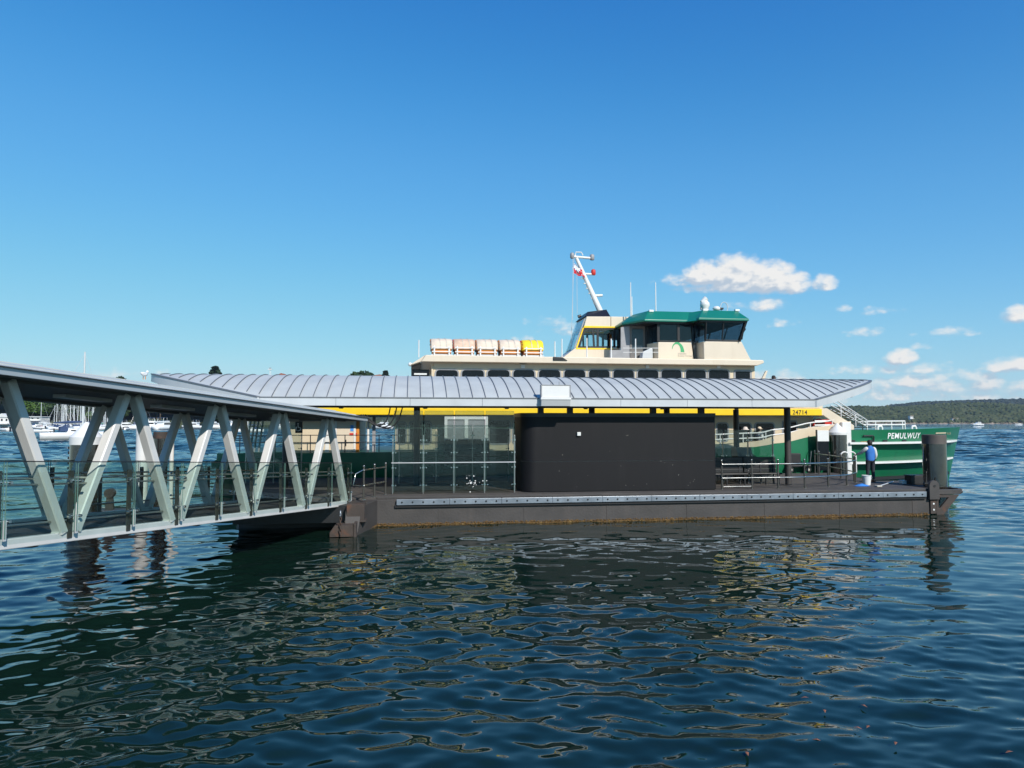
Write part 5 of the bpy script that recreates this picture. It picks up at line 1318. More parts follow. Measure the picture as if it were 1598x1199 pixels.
for i, (x, Z_, h) in enumerate(((30, 477, 12), (37, 474, 13), (44, 478, 15), (50, 474, 12), (55, 480, 16), (61, 476, 14), (66, 474, 12), (71, 479, 15), (77, 476, 12), (84, 478, 13), (92, 477, 12), (100, 480, 14), (110, 477, 12), (120, 480, 13), (132, 478, 12), (146, 480, 13), (160, 478, 12), (176, 480, 13))):
    X, Y = at(x, Z_); z = shore_h(X, Z_-12*math.sin(X*.021)); kd = 'bright' if x < 80 else 'dark'
    tree(X, Y, z-1, h, kd, 'bright green bushy tree at the water edge behind the boats' if kd == 'bright' else 'dark green tree at the water edge behind the masts', w=1.5)
# things poking over the shelter roof
for x, y, kind, w, lab, nm in ((334.5, 571, 'pine', 1.5, 'dark pine top poking above the left end of the shelter roof', 'pine_tree'), (565, 576, 'dark', 1.15, 'round dark tree top poking above the shelter roof left of the ferry', 'broadleaf_tree'), (601, 578, 'pine', 1.3, 'tiny pointed tree top above the shelter roof nearest the ferry', 'pine_tree')):
    Z = 560.; X = (x-CX)/F*Z; z = shore_h(X, Z-12*math.sin(X*.021)); tree(X, Z, z-.3, zy(y, Z)-z, kind, lab, nm, w=w)
def house(x, Z, wpx, yb, yt, label, wall, roof, group='houses on the left shore', depth=9., flat=False):
    X, Y = at(x, Z); w = wpx/F*Z; z0_ = zy(yb, Z); z1_ = zy(yt, Z); h = z1_-z0_
    t = T('house', label, 'house', (X, Y, z0_), group, frame='W'); wh = h*(.62 if not flat else .84)
    t.part('wall', MB().box(X-w/2, X+w/2, Y, Y+depth, z0_-8, z0_+wh), wall)
    if flat: t.part('roof', MB().box(X-w/2-.5, X+w/2+.5, Y-1.4, Y+depth, z0_+wh+.01, z0_+h), roof)
    else: t.part('roof', MB().prism([(X-w/2-.4, z0_+wh), (X+w/2+.4, z0_+wh), (X, z0_+h)], Y-.6, Y+depth), roof)
    n = max(2, int(w/2.4))
    for i in range(n):
        c = X-w/2+(i+.5)*w/n; f = t.part('window', MB().box(c-.7, c+.7, Y-.08, Y-.005, z0_+wh*.35, z0_+wh*.78), 'ferry_white'); t.part('pane', MB().box(c-.55, c+.55, Y-.11, Y-.085, z0_+wh*.39, z0_+wh*.74), 'window_dark', parent=f)
    t.part('deck', MB().box(X-w/2-1, X+w/2+1, Y-3, Y-.2, z0_-.5, z0_+.0), 'ferry_white')
    return t
mat('roof_tile', (.32, .11, .06), .7, 0, .2); mat('roof_slate', (.16, .16, .17), .6)
house(4, 452, 22, 661, 645.5, 'white gabled boathouse at the water at the far left', 'ferry_white', 'ferry_white', depth=7)
house(56, 455, 17, 656, 650, 'long white flat roofed boat shed beside the trees', 'ferry_white', 'white_paint', flat=True)
house(-2, 520, 26, 638, 629, 'white house high among the trees at the far left', 'ferry_white', 'roof_slate')
house(438, 575, 11, 590, 582.5, 'red roofed house showing above the shelter roof', 'ferry_white', 'roof_tile')
house(592, 590, 34, 591, 584.5, 'long pale house with tiled roof above the shelter roof near the ferry', 'ferry_cream', 'roof_tile')
house(150, 530, 20, 640, 631, 'brick house among the dark trees behind the masts', 'roof_tile', 'roof_slate')
X, Y = at(421, 520.)
t = T('radio_mast', 'slim lattice mast with a platform poking above the shelter roof', 'mast', (X, Y, 20), frame='W')
zt_ = zy(574, 520.)
for dx in (-.5, .5): t.part('leg', MB().cyl((X+dx, Y, 15), (X+dx*.8, Y, zt_-1.5), .16, n=6), 'white_paint')
q = MB()
for i in range(9): q.beam((X-.5, Y, zt_-2-i*1.2), (X+.5, Y, zt_-3-i*1.2), .12, .12)
t.part('lattice', q, 'white_paint'); t.part('platform', MB().box(X-1.5, X+1.2, Y-.8, Y+.8, zt_-1.5, zt_-.9), 'white_paint'); t.part('beacon', MB().box(X-.9, X+.5, Y-.4, Y+.4, zt_-.6, zt_), 'window_frame_grey')

# ================================================================ boats
def hull_mb(L_, B, H, sheer=.25, n=14):
    rings = []
    for i in range(n+1):
        t_ = i/n; x = -L_/2+L_*t_; b = B/2*(1-max(0, (t_-.45)/.55)**2.2)*(.86+.14*min(1, t_/.3)); h = H*(1+sheer*max(0, t_-.3)**1.5)
        b = max(b, .015); rings.append([(x, -b, h), (x, -b*.93, h*.45), (x, -b*.55, -.25), (x, b*.55, -.25), (x, b*.93, h*.45), (x, b, h)])
    return MB().loft(rings)
BM_ = {}
def bmesh_(key, fn):
    if key not in BM_: BM_[key] = fn()
    return BM_[key]
mat('boat_white', (.82, .82, .81), .3, 0, .04); mat('canvas_blue', (.03, .06, .14), .8); mat('canvas_green', (.04, .25, .14), .8); mat('boat_navy', (.015, .03, .08), .3); mat('boat_red', (.35, .03, .03), .35); mat('mast_alloy', (.72, .72, .70), .35, .2)
def sail_parts():
    L_, B, H = 11., 3.4, 1.25
    return [('hull', mesh_of('hull', hull_mb(L_, B, H), 'boat_white', True)),
            ('cabin', mesh_of('cabin', MB().prism([(-1.6, H), (3.0, H+.1), (2.3, H+.55), (-1.5, H+.72)], -.95, .95), 'boat_white')),
            ('window', mesh_of('window', MB().box(-1.0, 1.8, -.97, -.955, H+.2, H+.42).box(-1.0, 1.8, .955, .97, H+.2, H+.42), 'window_dark')),
            ('mast', mesh_of('mast', MB().cyl((.9, 0, H), (.9, 0, 15.6), .19, .13, 8), 'mast_alloy')),
            ('boom', mesh_of('boom', MB().cyl((.9, 0, 2.9), (-3.6, 0, 2.8), .07, n=6), 'mast_alloy')),
            ('sail_cover', mesh_of('sail_cover', MB().tube([(.8, 0, 3.1), (-1.2, 0, 3.05), (-3.5, 0, 2.95)], [.17, .22, .12], 8), 'canvas_blue')),
            ('rigging', mesh_of('rigging', MB().tube([(.9, 0, 15.4), (5.2, 0, 1.6)], .02, 4).tube([(.9, 0, 15.4), (-5.3, 0, 1.3)], .02, 4).tube([(.9, -1.0, 9), (.9, 1.0, 9)], .05, 4).tube([(.9, 0, 15.2), (.9, -1.0, 9), (.9, -1.5, 1.2)], .02, 4).tube([(.9, 0, 15.2), (.9, 1.0, 9), (.9, 1.5, 1.2)], .02, 4), 'mast_alloy')),
            ('sprayhood', mesh_of('sprayhood', MB().prism([(-2.6, H+.2), (-1.5, H+.2), (-1.4, H+.75), (-1.9, H+1.15), (-2.6, H+1.0)], -1.05, 1.05), 'canvas_blue')),
            ('stern_rail', mesh_of('stern_rail', MB().tube([(-4.2, -1.3, H+.6), (-5.3, -1.1, H+.6), (-5.3, 1.1, H+.6), (-4.2, 1.3, H+.6)], .03, 5), 'mast_alloy'))]
def cruiser_parts():
    L_, B, H = 11., 3.6, 1.5
    return [('hull', mesh_of('hull', hull_mb(L_, B, H, .5), 'boat_white', True)),
            ('cabin', mesh_of('cabin', MB().prism([(-2.6, H), (3.3, H+.3), (1.8, H+1.25), (-2.4, H+1.45)], -1.4, 1.4), 'boat_white')),
            ('window', mesh_of('window', MB().prism([(-2.2, H+.55), (2.6, H+.6), (1.75, H+1.1), (-2.2, H+1.15)], -1.415, 1.415), 'window_dark')),
            ('flybridge', mesh_of('flybridge', MB().prism([(-2.9, H+1.46), (1.1, H+1.46), (.7, H+2.0), (-2.9, H+1.75)], -1.3, 1.3), 'boat_white')),
            ('bimini', mesh_of('bimini', MB().box(-2.7, -.2, -1.2, 1.2, H+3.1, H+3.2), 'canvas_blue')),
            ('arch', mesh_of('arch', MB().beam((-2.5, -1.15, H+1.7), (-2.2, -1.15, H+3.1), .1, .1).beam((-2.5, 1.15, H+1.7), (-2.2, 1.15, H+3.1), .1, .1).beam((-.3, -1.15, H+1.9), (-.4, -1.15, H+3.1), .06, .06).beam((-.3, 1.15, H+1.9), (-.4, 1.15, H+3.1), .06, .06), 'boat_white')),
            ('boot_stripe', mesh_of('boot_stripe', MB().box(-5.2, .5, -1.72, 1.72, .12, .22), 'boat_navy'))]
def runabout_parts():
    L_, B, H = 6., 2.2, .85
    return [('hull', mesh_of('hull', hull_mb(L_, B, H, .5), 'boat_white', True)),
            ('windscreen', mesh_of('windscreen', MB().prism([(.1, H), (.9, H+.05), (.3, H+.55), (.1, H+.55)], -.8, .8), 'window_dark')),
            ('cover', mesh_of('cover', MB().box(-1.8, .1, -.85, .85, H+.02, H+.16), 'boat_white')),
            ('outboard', mesh_of('outboard', MB().box(-3.3, -2.95, -.2, .2, .1, H+.5), 'frame_black'))]
KIT = {'sail': sail_parts, 'cruiser': cruiser_parts, 'run': runabout_parts}; PROTO = {}
NM = {'sail': 'sailing_yacht', 'cruiser': 'motor_cruiser', 'run': 'runabout'}
def boat(kind, x, Z, rot, label, s=1., hullm=None, canvas=None, lean=0):
    X, Y = at(x, Z); t = bpy.data.objects.new(NM[kind], None); COL.objects.link(t)
    t.location = (X, Y, 0); t.rotation_euler = (0, R(lean), R(rot)); t.scale = (s, s, s); tag(t, label, 'boat', 'boats moored along the left shore')
    for nm, me in bmesh_(kind, KIT[kind]):
        o = bpy.data.objects.new(nm, me); COL.objects.link(o); o.parent = t
        sub = hullm if nm == 'hull' else canvas if nm in ('sail_cover', 'sprayhood', 'bimini') else None
        if sub: o.material_slots[0].link = 'OBJECT'; o.material_slots[0].material = MATS[sub]
    return t
boat('sail', 121, 141, 40, 'nearest large white sailing yacht with navy canvas, its stern towards the pier', 1.12)
for i, (x, Z_, ln_) in enumerate(((96, 300, 2), (109, 280, -1), (118, 262, 7), (124, 310, -2), (131, 275, 1), (139, 300, 8), (147, 320, -3), (88, 340, 3), (103, 330, -4))):
    boat('sail', x, Z_, 60+37*i, 'white sailing yacht among the cluster of tall masts by the capped pile', .92+.04*(i % 3), lean=ln_)
boat('run', 69, 235, 195, 'small white dinghy motorboat just left of the big yacht', 1.0)
boat('run', 81, 205, 120, 'tiny round tender close behind the stern of the big yacht', .55)
boat('run', 9, 265, 150, 'white runabout with teal side at the far left', 1.25)
boat('sail', 160, 300, 60, 'yacht with bright green canvas behind the capped pile', .95, None, 'canvas_green')
boat('cruiser', 200, 330, 20, 'white cruiser left of the tall white pile', .95)
boat('run', 198, 300, 100, 'small rounded white boat in front of the cruiser by the white pile', 1.1)
boat('cruiser', 232, 345, 200, 'tall white flybridge cruiser behind the tall white pile', 1.2)
boat('cruiser', 258, 300, 80, 'broad white cruiser above the rusty topped pile', 1.15)
boat('sail', 222, 360, 40, 'yacht with thick pale mast behind the tall white pile', 1.0)
boat('cruiser', 303, 380, 175, 'white cruiser seen in the middle of the third gangway bay', 1.0)
boat('cruiser', 335, 370, 10, 'white cruiser seen through the third gangway bay beside the strut', 1.05)
boat('sail', 391, 240, 200, 'yacht stern seen left of the ferry stern railing', .8)
boat('cruiser', 360, 390, 150, 'white cruiser seen just behind the fourth strut', 1.0)
boat('cruiser', 448, 330, 190, 'white cruiser seen past the stern corner of the ferry', 1.1)
boat('cruiser', 597, 360, 170, 'white cruiser framed by the ferry side passage', 1.0)
rg = random.Random(5)
for i in range(26):
    Z = rg.uniform(360, 452); x = rg.uniform(58, 440) if i > 10 else rg.uniform(85, 185); k_ = 'sail' if (i < 9 or rg.random() < .3) else 'cruiser'
    boat(k_, x, Z, rg.choice((10, 25, 170, 195, 60, 120))+rg.uniform(-15, 15), 'white sailing yacht in the crowded far marina row' if k_ == 'sail' else 'white motor cruiser in the crowded far marina row', rg.uniform(.8, 1.15), lean=0)
boat('cruiser', 70, 430, 185, 'dark navy hulled cruiser in front of the long boat shed', .95, 'boat_navy')
boat('cruiser', 74, 400, 180, 'red hulled workboat in front of the boat shed', .8, 'boat_red')
boat('run', 62, 360, 170, 'low white runabout below the navy cruiser', 1.2)
t = boat('cruiser', 1525, 760, 180, 'tiny white motorboat speeding far out on the right', 1.0); t['group'] = 'boats under way'
boat('run', 1588, 900, 180, 'tiny speck of a boat under the dark headland at the right edge', 1.4)['group'] = 'boats under way'

# ================================================================ far headlands on the right
def headland(name, label, Z, prof, dep, mname, n_clump, seed, size):
    xs = np.linspace(prof[0][0], prof[-1][0], 140); rgn = np.random.RandomState(seed)
    py = np.interp(xs, [p[0] for p in prof], [p[1] for p in prof]); nj = 26; vs = []
    def hgt(i, t_):
        H_ = max(0, zy(py[i], Z+dep*.75)+0); return H_*math.sin(min(1, t_/.75)*math.pi/2)**.85*(1+.03*math.sin(xs[i]*.13+7*t_))+(-1 if t_ == 0 else 0)
    P_ = []
    for i, x in enumerate(xs):
        for j in range(nj):
            t_ = j/(nj-1); Y = Z+dep*t_; X = (x-CX)/F*(Z+dep*.75); vs.append((X, Y, hgt(i, t_)))
    m = MB().add(vs, [(i*nj+j, (i+1)*nj+j, (i+1)*nj+j+1, i*nj+j+1) for i in range(len(xs)-1) for j in range(nj-1)])
    single(name, m, 'shore_ground', label, 'land', (0, 0, 0), frame='W', smooth=60, kind='structure')
    V, Fc = [], []
    ico = [(0, 0, .72)]+[(math.cos(a)*.8, math.sin(a)*.8, .42) for a in np.arange(5)*1.2566]+[(math.cos(a+.6)*.9, math.sin(a+.6)*.9, -.4) for a in np.arange(5)*1.2566]
    tri = [(0, 1+k_, 1+(k_+1) % 5) for k_ in range(5)]+[(1+k_, 6+k_, 1+(k_+1) % 5) for k_ in range(5)]+[(6+k_, 6+(k_+1) % 5, 1+(k_+1) % 5) for k_ in range(5)]
    for q in range(n_clump):
        i = rgn.randint(0, len(xs)-1); t_ = rgn.rand()**1.1*.98+.015; fx = rgn.rand(); x = xs[i]+(xs[i+1]-xs[i])*fx
        X = (x-CX)/F*(Z+dep*.75); Y = Z+dep*t_; h = hgt(i, t_); s = size*rgn.uniform(.45, 1.25); o = len(V)
        if rgn.rand() < .012: s *= 1.0; sz = 1.9
        else: sz = rgn.uniform(.75, 1.2)
        for a, b, c in ico:
            w = s*rgn.uniform(.75, 1.2); V.append((X+a*w, Y+b*w, h+s*.35+c*w*sz))
        Fc += [tuple(o+e for e in f) for f in tri]
    o = single('wood', MB().add(V, Fc), mname, 'dense bush of trees covering the '+('near green headland' if 'near' in label else 'darker far headland')+' across the water', 'wood', (0, 0, 0), frame='W', kind='stuff')
    return o
def wood_mat(name, a, b, c, s):
    m = bpy.data.materials.new(name); N, L = nodes(m); bs = N['Principled BSDF']; bs.inputs['Roughness'].default_value = .9; bs.inputs['Specular IOR Level'].default_value = .1
    g = N.new('ShaderNodeTexCoord'); n1 = N.new('ShaderNodeTexNoise'); n1.inputs['Scale'].default_value = s; n1.inputs['Detail'].default_value = 6; n1.inputs['Roughness'].default_value = .7; L.new(g.outputs['Object'], n1.inputs['Vector'])
    cr = N.new('ShaderNodeValToRGB'); E_ = cr.color_ramp.elements; E_[0].color = (*a, 1); E_[0].position = .35; E_[1].color = (*c, 1); E_[1].position = .68; e = E_.new(.5); e.color = (*b, 1)
    L.new(n1.outputs['Fac'], cr.inputs[0]); L.new(cr.outputs[0], bs.inputs['Base Color']); MATS[name] = m
wood_mat('wood_near', (.030, .045, .020), (.060, .078, .034), (.115, .12, .055), .03)
wood_mat('wood_far', (.022, .034, .030), (.034, .048, .038), (.05, .062, .045), .02)
headland('near_headland', 'near green headland across the water on the right', 1500., [(1120, 661), (1200, 652), (1255, 645), (1320, 637.5), (1400, 639), (1450, 636), (1500, 632), (1544, 633.5), (1568, 643), (1598, 654), (1622, 661)], 420, 'wood_near', 12000, 4, 5.2)
headland('far_headland', 'far darker headland behind the near one on the right', 2300., [(1340, 655), (1385, 641), (1410, 635), (1434, 630.5), (1478, 629.5), (1540, 627.5), (1600, 626.5), (1700, 624), (1800, 630), (1850, 655)], 500, 'wood_far', 8000, 8, 7.5)
mat('rock', (.34, .26, .18), .9, 0, .3, .1)
X0, X1 = (1200-CX)/F*1500, (1640-CX)/F*1500; vs = []; rgn = np.random.RandomState(2); m = MB()
for i in range(230):
    x = X0+(X1-X0)*i/230+rgn.uniform(-2, 2); s = rgn.uniform(1.0, 3.0); m.ball((x, 1496+rgn.uniform(-3, 3), rgn.uniform(.0, 1.0)), s, 2, sx=rgn.uniform(1, 2.4), sz=.8)
single('rocks', m, 'rock', 'band of tan rocks at the foot of the near headland', 'rocks', (0, 0, 0), frame='W', kind='stuff')
for x, y, s, lab in ((1490, 655, 9, 'pale house near the shore of the green headland'), (1497, 633, 7, 'tiny white roof on the crest of the green headland'), (1422, 651, 5, 'small pale house half way along the headland shore')):
    house(x, 1512. if y > 640 else 1800., s, y+2.5, y-2.5, lab, 'ferry_white', 'rock', 'houses on the far headland', depth=8, flat=True)

# ================================================================ bird, drifting leaves
(u, z) = on(1327, 619, 20); w = W(u, 20, z)
t = T('bird', 'small dark bird flying beside the tip of the shelter roof', 'bird', (w.x, w.y, w.z), frame='W')
t.part('body', MB().ball((w.x, w.y, w.z), .07, 6, sx=2.4), 'frame_black', smooth=60)
for sg in (-1, 1): t.part('wing', MB().loft([[(w.x-.08, w.y, w.z+.02), (w.x+.08, w.y, w.z+.02), (w.x+.08, w.y, w.z+.04), (w.x-.08, w.y, w.z+.04)], [(w.x-.12, w.y+sg*.34, w.z+.14), (w.x-.02, w.y+sg*.34, w.z+.14), (w.x-.02, w.y+sg*.34, w.z+.15), (w.x-.12, w.y+sg*.34, w.z+.15)]]), 'frame_black')
t.part('tail', MB().box(w.x-.26, w.x-.14, w.y-.04, w.y+.04, w.z-.01, w.z+.01), 'frame_black')
(s_, wz) = (5.05, 0)
gb = T('gull', 'small white gull standing on the gangway roof ridge', 'bird', (4.9, 1.5, zt(4.9)+.56), frame='G'); b_ = gb.base
gb.part('body', MB().ball((b_.x, b_.y, b_.z+.12), .05, 6, sx=1.9), 'white_paint', smooth=60); gb.part('head', MB().ball((b_.x+.09, b_.y, b_.z+.18), .034, 6), 'white_paint', smooth=60)
gb.part('wings', MB().ball((b_.x-.03, b_.y, b_.z+.135), .05, 6, sx=1.8, sz=.7), 'sign_white', smooth=60); gb.part('legs', MB().cyl((b_.x, b_.y-.03, b_.z), (b_.x, b_.y-.03, b_.z+.07), .008, n=5).cyl((b_.x, b_.y+.03, b_.z), (b_.x, b_.y+.03, b_.z+.07), .008, n=5), 'orange')
mat('dry_leaf', (.24, .09, .045), .7, 0, .2)
def wpt(x, y): r = ray(x, y); t_ = -CAMZ/r[2]; return r[0]*t_, r[1]*t_
for i, (x, y) in enumerate(((1256, 1094), (1287, 1115), (1339, 1142), (1355, 1140), (1348, 1107), (1575, 1180), (1166, 1182), (1275, 1161), (1398, 1166))):
    X, Y = wpt(x, y); a = i*1.3; c_, s2 = .05*math.cos(a), .05*math.sin(a)
    m = MB().add([(X-c_, Y-s2, .035), (X-s2*.35, Y+c_*.35, .05), (X+c_, Y+s2, .04), (X+s2*.35, Y-c_*.35, .05), (X, Y, .055)], [(0, 4, 1), (1, 4, 2), (2, 4, 3), (3, 4, 0)])
    single('floating_leaf', m, 'dry_leaf', 'small dry reddish leaf floating on the water at lower right', 'leaf', (X, Y, 0), 'leaves floating on the water', frame='W')
# ================================================================ sky, sun, camera
EL, AZ = R(36.5), R(30)                                       # sun behind the camera, to its right
to_sun = Vector((math.sin(AZ)*math.cos(EL), -math.cos(AZ)*math.cos(EL), math.sin(EL)))
wd = bpy.data.worlds.new('World'); SC.world = wd; wd.use_nodes = True; N = wd.node_tree.nodes; L = wd.node_tree.links; N.clear()
out = N.new('ShaderNodeOutputWorld')
sky = N.new('ShaderNodeTexSky'); sky.sky_type = 'NISHITA'; sky.sun_disc = False; sky.sun_elevation = EL; sky.sun_rotation = R(180-30)
sky.altitude = 0; sky.air_density = 1.0; sky.dust_density = .0; sky.ozone_density = 3.0
hs = N.new('ShaderNodeHueSaturation'); hs.inputs['Saturation'].default_value = 1.28; hs.inputs['Value'].default_value = 1.0; hs.inputs['Hue'].default_value = .497; L.new(sky.outputs[0], hs.inputs['Color'])
bg = N.new('ShaderNodeBackground'); bg.inputs['Strength'].default_value = .129
def vscale(x, f):
    n = N.new('ShaderNodeVectorMath'); n.operation = 'SCALE'; n.inputs['Scale'].default_value = f; L.new(x, n.inputs[0]); return n.outputs[0]
EXP = 2**.42
cv = N.new('ShaderNodeRGBCurve'); L.new(vscale(hs.outputs[0], .125*EXP/2), cv.inputs['Color'])   # tones of this day's clear sky
for ch, pts in ((0, ((0, 0), (.03, .010), (.054, .030), (.130, .105), (.77, .376), (1.6, .56))), (1, ((0, 0), (.15, .105), (.22, .209), (.413, .392), (1.15, .686), (1.9, .80))), (2, ((0, 0), (.42, .50), (.527, .584), (.855, .776), (1.4, .847), (2., .90)))):
    c = cv.mapping.curves[ch]
    while len(c.points) > 2: c.points.remove(c.points[1])
    c.points[0].location = (0, 0); c.points[1].location = (1, pts[-1][1]/2)
    for x, y in pts[1:]:
        if x < 1.99: c.points.new(x/2, y/2)
cv.mapping.update()
L.new(vscale(cv.outputs[0], 2/(.125*EXP)), bg.inputs['Color'])
# clouds, placed by compass direction and height in the sky
gr = bpy.data.node_groups.new('cloud_density', 'ShaderNodeTree')
gr.interface.new_socket('dir', in_out='INPUT', socket_type='NodeSocketVector'); gr.interface.new_socket('density', in_out='OUTPUT', socket_type='NodeSocketFloat')
GN, GL = gr.nodes, gr.links; gi = GN.new('NodeGroupInput'); go = GN.new('NodeGroupOutput')
def gm(op, a, b=None, c=None):
    n = GN.new('ShaderNodeMath'); n.operation = op
    for i, x in enumerate((a, b, c)):
        if x is None: continue
        if isinstance(x, (int, float)): n.inputs[i].default_value = float(x)
        else: GL.new(x, n.inputs[i])
    return n.outputs[0]
sp = GN.new('ShaderNodeSeparateXYZ'); GL.new(gi.outputs[0], sp.inputs[0]); az, el = sp.outputs[0], sp.outputs[1]
def noise(sx, sy, scale, det, rough=.6):
    mp = GN.new('ShaderNodeMapping'); mp.inputs['Scale'].default_value = (sx, sy, 1); GL.new(gi.outputs[0], mp.inputs[0])
    n = GN.new('ShaderNodeTexNoise'); n.inputs['Scale'].default_value = scale; n.inputs['Detail'].default_value = det; n.inputs['Roughness'].default_value = rough; GL.new(mp.outputs[0], n.inputs['Vector']); return n.outputs['Fac']
def ae(x, y):
    a = math.atan((x-CX)/F); return a, math.atan((HOR-y)/F*math.cos(a))
# (x, y, half width, half height, strength) in the photograph's pixels, turned into directions
BL = [(1105, 432, 36, 26, 1.7), (1150, 430, 50, 31, 1.9), (1200, 438, 52, 30, 1.8), (1238, 444, 34, 20, 1.5), (1078, 438, 40, 12, .8), (1050, 437, 26, 8, .45), (1290, 444, 22, 15, 1.1), (1265, 448, 18, 9, .4), (1160, 446, 95, 14, 1.4),
      (1196, 477, 32, 13, .95), (1160, 476, 20, 7, .3), (1218, 505, 22, 8, .45), (868, 505, 38, 9, .36), (880, 517, 32, 8, .36), (818, 530, 18, 5, .25), (1345, 520, 30, 8, .38), (1320, 482, 12, 4, .2), (1362, 487, 14, 5, .2), (1390, 484, 24, 4, .2),
      (1475, 520, 42, 7, .40), (1505, 522, 28, 5, .3), (1592, 493, 28, 15, 1.1), (1408, 561, 27, 15, 1.4), (1425, 578, 60, 10, .7), (1440, 541, 14, 5, .25), (1350, 580, 60, 8, .35), (1225, 592, 30, 13, .8), (1190, 590, 22, 12, .6),
      (1420, 597, 36, 13, 1.2), (1475, 600, 40, 11, .7), (1365, 603, 70, 11, .55), (1520, 590, 50, 11, .6), (1580, 573, 48, 13, 1.2), (1545, 602, 40, 13, .7), (1595, 606, 40, 12, .65), (1400, 620, 90, 9, .65), (1500, 621, 80, 9, .55), (1330, 624, 60, 8, .45), (1580, 626, 50, 8, .45), (1440, 637, 110, 6, .45), (1470, 612, 170, 22, .42), (100, 585, 0, 0, 0), (210, 582, 40, 5, .22), (170, 586, 36, 5, .2)]
best = None
wob = gm('ADD', gm('MULTIPLY', gm('SUBTRACT', noise(1, 1.3, 30, 8, .66), .5), 2.4), gm('MULTIPLY', gm('SUBTRACT', noise(1, 1.2, 110, 4, .6), .5), .7))
for x, y, w, h, s in BL:
    if not w: continue
    a, e = ae(x, y); ra = w/F*math.cos(a)**2*1.12; re = h/F*1.15
    dx = gm('MULTIPLY', gm('SUBTRACT', az, a), 1/ra); de = gm('SUBTRACT', el, e); de = gm('MAXIMUM', gm('MULTIPLY', de, 1/re), gm('MULTIPLY', de, -1.7/re))
    d = gm('MULTIPLY', gm('SUBTRACT', 1, gm('ADD', gm('MULTIPLY', dx, dx), gm('MULTIPLY', de, de))), s)
    best = d if best is None else gm('MAXIMUM', best, d)
best = gm('MAXIMUM', best, -1.2)
vr = GN.new('ShaderNodeTexVoronoi'); vr.feature = 'SMOOTH_F1'; vr.inputs['Scale'].default_value = 62; vr.inputs['Detail'].default_value = 1; vr.inputs['Roughness'].default_value = .55; vr.inputs['Smoothness'].default_value = .7
mpv = GN.new('ShaderNodeMapping'); mpv.inputs['Scale'].default_value = (1, 1.25, 1); GL.new(gi.outputs[0], mpv.inputs[0]); GL.new(mpv.outputs[0], vr.inputs['Vector'])
billow = gm('MULTIPLY', gm('SUBTRACT', .90, vr.outputs['Distance']), 1.0)
fine = gm('ADD', gm('MULTIPLY', gm('SUBTRACT', noise(1, 1.3, 60, 7, .66), .5), 1.25), gm('MULTIPLY', gm('SUBTRACT', noise(.4, 1.5, 75, 5, .65), .5), .95))
GL.new(gm('ADD', gm('MULTIPLY', best, 1.15), gm('ADD', gm('MULTIPLY', wob, .28), gm('ADD', billow, fine))), go.inputs[0])
tc = N.new('ShaderNodeTexCoord'); sx = N.new('ShaderNodeSeparateXYZ'); L.new(tc.outputs['Generated'], sx.inputs[0])
def wm(op, a, b=None, c=None):
    n = N.new('ShaderNodeMath'); n.operation = op
    for i, x in enumerate((a, b, c)):
        if x is None: continue
        if isinstance(x, (int, float)): n.inputs[i].default_value = float(x)
        else: L.new(x, n.inputs[i])
    return n.outputs[0]
A_ = wm('ARCTAN2', sx.outputs[0], sx.outputs[1]); E_ = wm('ARCSINE', sx.outputs[2])
cb = N.new('ShaderNodeCombineXYZ'); L.new(A_, cb.inputs[0]); L.new(E_, cb.inputs[1])
d1 = N.new('ShaderNodeGroup'); d1.node_tree = gr; L.new(cb.outputs[0], d1.inputs[0])
vo = N.new('ShaderNodeVectorMath'); vo.operation = 'ADD'; vo.inputs[1].default_value = (.006, .0085, 0); L.new(cb.outputs[0], vo.inputs[0])
d2 = N.new('ShaderNodeGroup'); d2.node_tree = gr; L.new(vo.outputs[0], d2.inputs[0])
mr = N.new('ShaderNodeMapRange'); mr.interpolation_type = 'SMOOTHSTEP'; mr.inputs['From Min'].default_value = .02; mr.inputs['From Max'].default_value = 1.55; L.new(d1.outputs[0], mr.inputs['Value'])
sh_ = N.new('ShaderNodeMapRange'); sh_.inputs['From Min'].default_value = -.42; sh_.inputs['From Max'].default_value = .40; L.new(wm('SUBTRACT', d1.outputs[0], d2.outputs[0]), sh_.inputs['Value'])
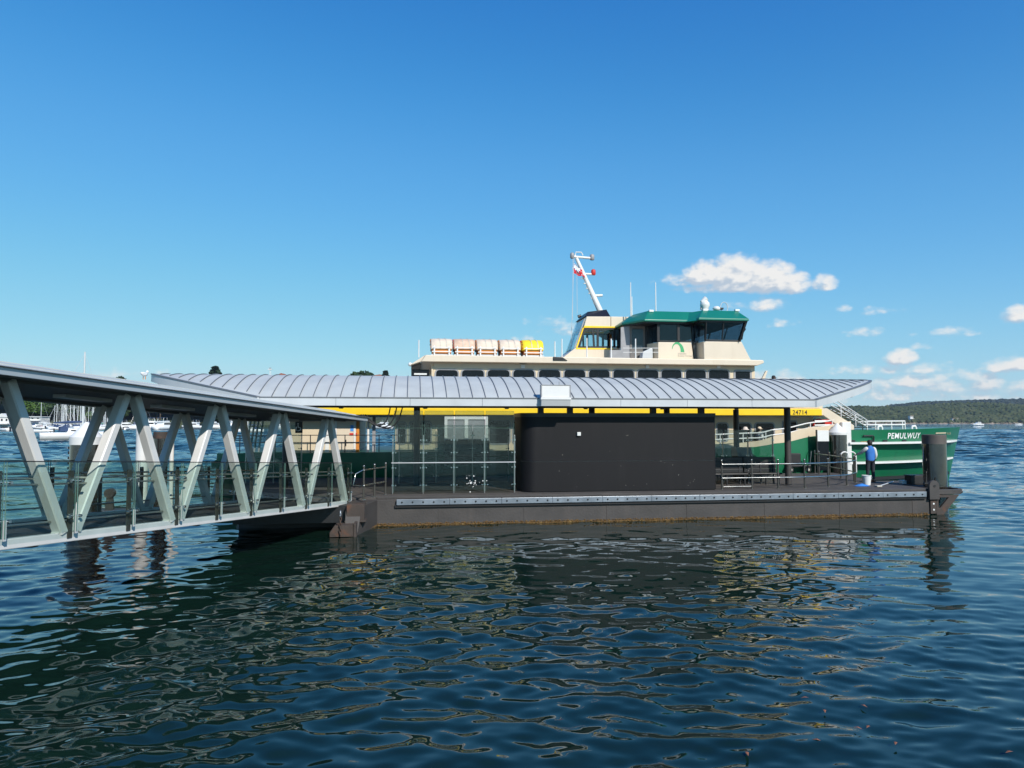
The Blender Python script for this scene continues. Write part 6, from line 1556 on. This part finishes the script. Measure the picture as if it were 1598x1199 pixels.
cm = N.new('ShaderNodeMix'); cm.data_type = 'RGBA'; L.new(sh_.outputs[0], cm.inputs['Factor']); cm.inputs[6].default_value = (.52, .60, .70, 1); cm.inputs[7].default_value = (.96, .93, .89, 1)
cbg = N.new('ShaderNodeBackground'); L.new(cm.outputs[2], cbg.inputs['Color']); cbg.inputs['Strength'].default_value = .74
mx = N.new('ShaderNodeMixShader'); L.new(wm('MULTIPLY', mr.outputs[0], .93), mx.inputs[0]); L.new(bg.outputs[0], mx.inputs[1]); L.new(cbg.outputs[0], mx.inputs[2]); L.new(mx.outputs[0], out.inputs['Surface'])

sd = bpy.data.lights.new('sun', 'SUN'); sd.energy = 3.6; sd.angle = R(.53); sd.color = (1, .955, .88)
so = bpy.data.objects.new('sun', sd); COL.objects.link(so); so.rotation_euler = to_sun.to_track_quat('Z', 'Y').to_euler(); so.location = (10, -20, 30)
cd = bpy.data.cameras.new('camera'); cd.sensor_fit = 'HORIZONTAL'; cd.sensor_width = 36; cd.lens = 36*F/1598.; cd.clip_start = .1; cd.clip_end = 20000
co = bpy.data.objects.new('camera', cd); COL.objects.link(co); co.location = (0, 0, CAMZ); co.rotation_euler = (math.pi/2+PITCH, 0, 0); SC.camera = co
SC.view_settings.view_transform = 'Standard'; SC.view_settings.look = 'None'; SC.view_settings.exposure = .42; SC.view_settings.gamma = 1
try:
    SC.cycles.use_denoising = True; SC.cycles.denoiser = 'OPENIMAGEDENOISE'
except Exception: pass
SC.cycles.max_bounces = 10; SC.cycles.transparent_max_bounces = 24; SC.cycles.caustics_reflective = False; SC.cycles.caustics_refractive = False
SC.cycles.sample_clamp_indirect = 6
# ================================================================ sea air between the pier and the far shore
hm = bpy.data.materials.new('sea_haze'); N, L = nodes(hm); N.remove(N['Principled BSDF'])
pv = N.new('ShaderNodeVolumePrincipled'); pv.inputs['Color'].default_value = (.72, .82, .95, 1); pv.inputs['Density'].default_value = .00007; pv.inputs['Anisotropy'].default_value = .2
L.new(pv.outputs[0], N['Material Output'].inputs['Volume'])
single('haze', MB().box(-3400, 3400, -120, 3400, -2.5, 170), hm, 'thin pale sea haze over the harbour', 'haze', (0, 0, 0), frame='W', kind='stuff')
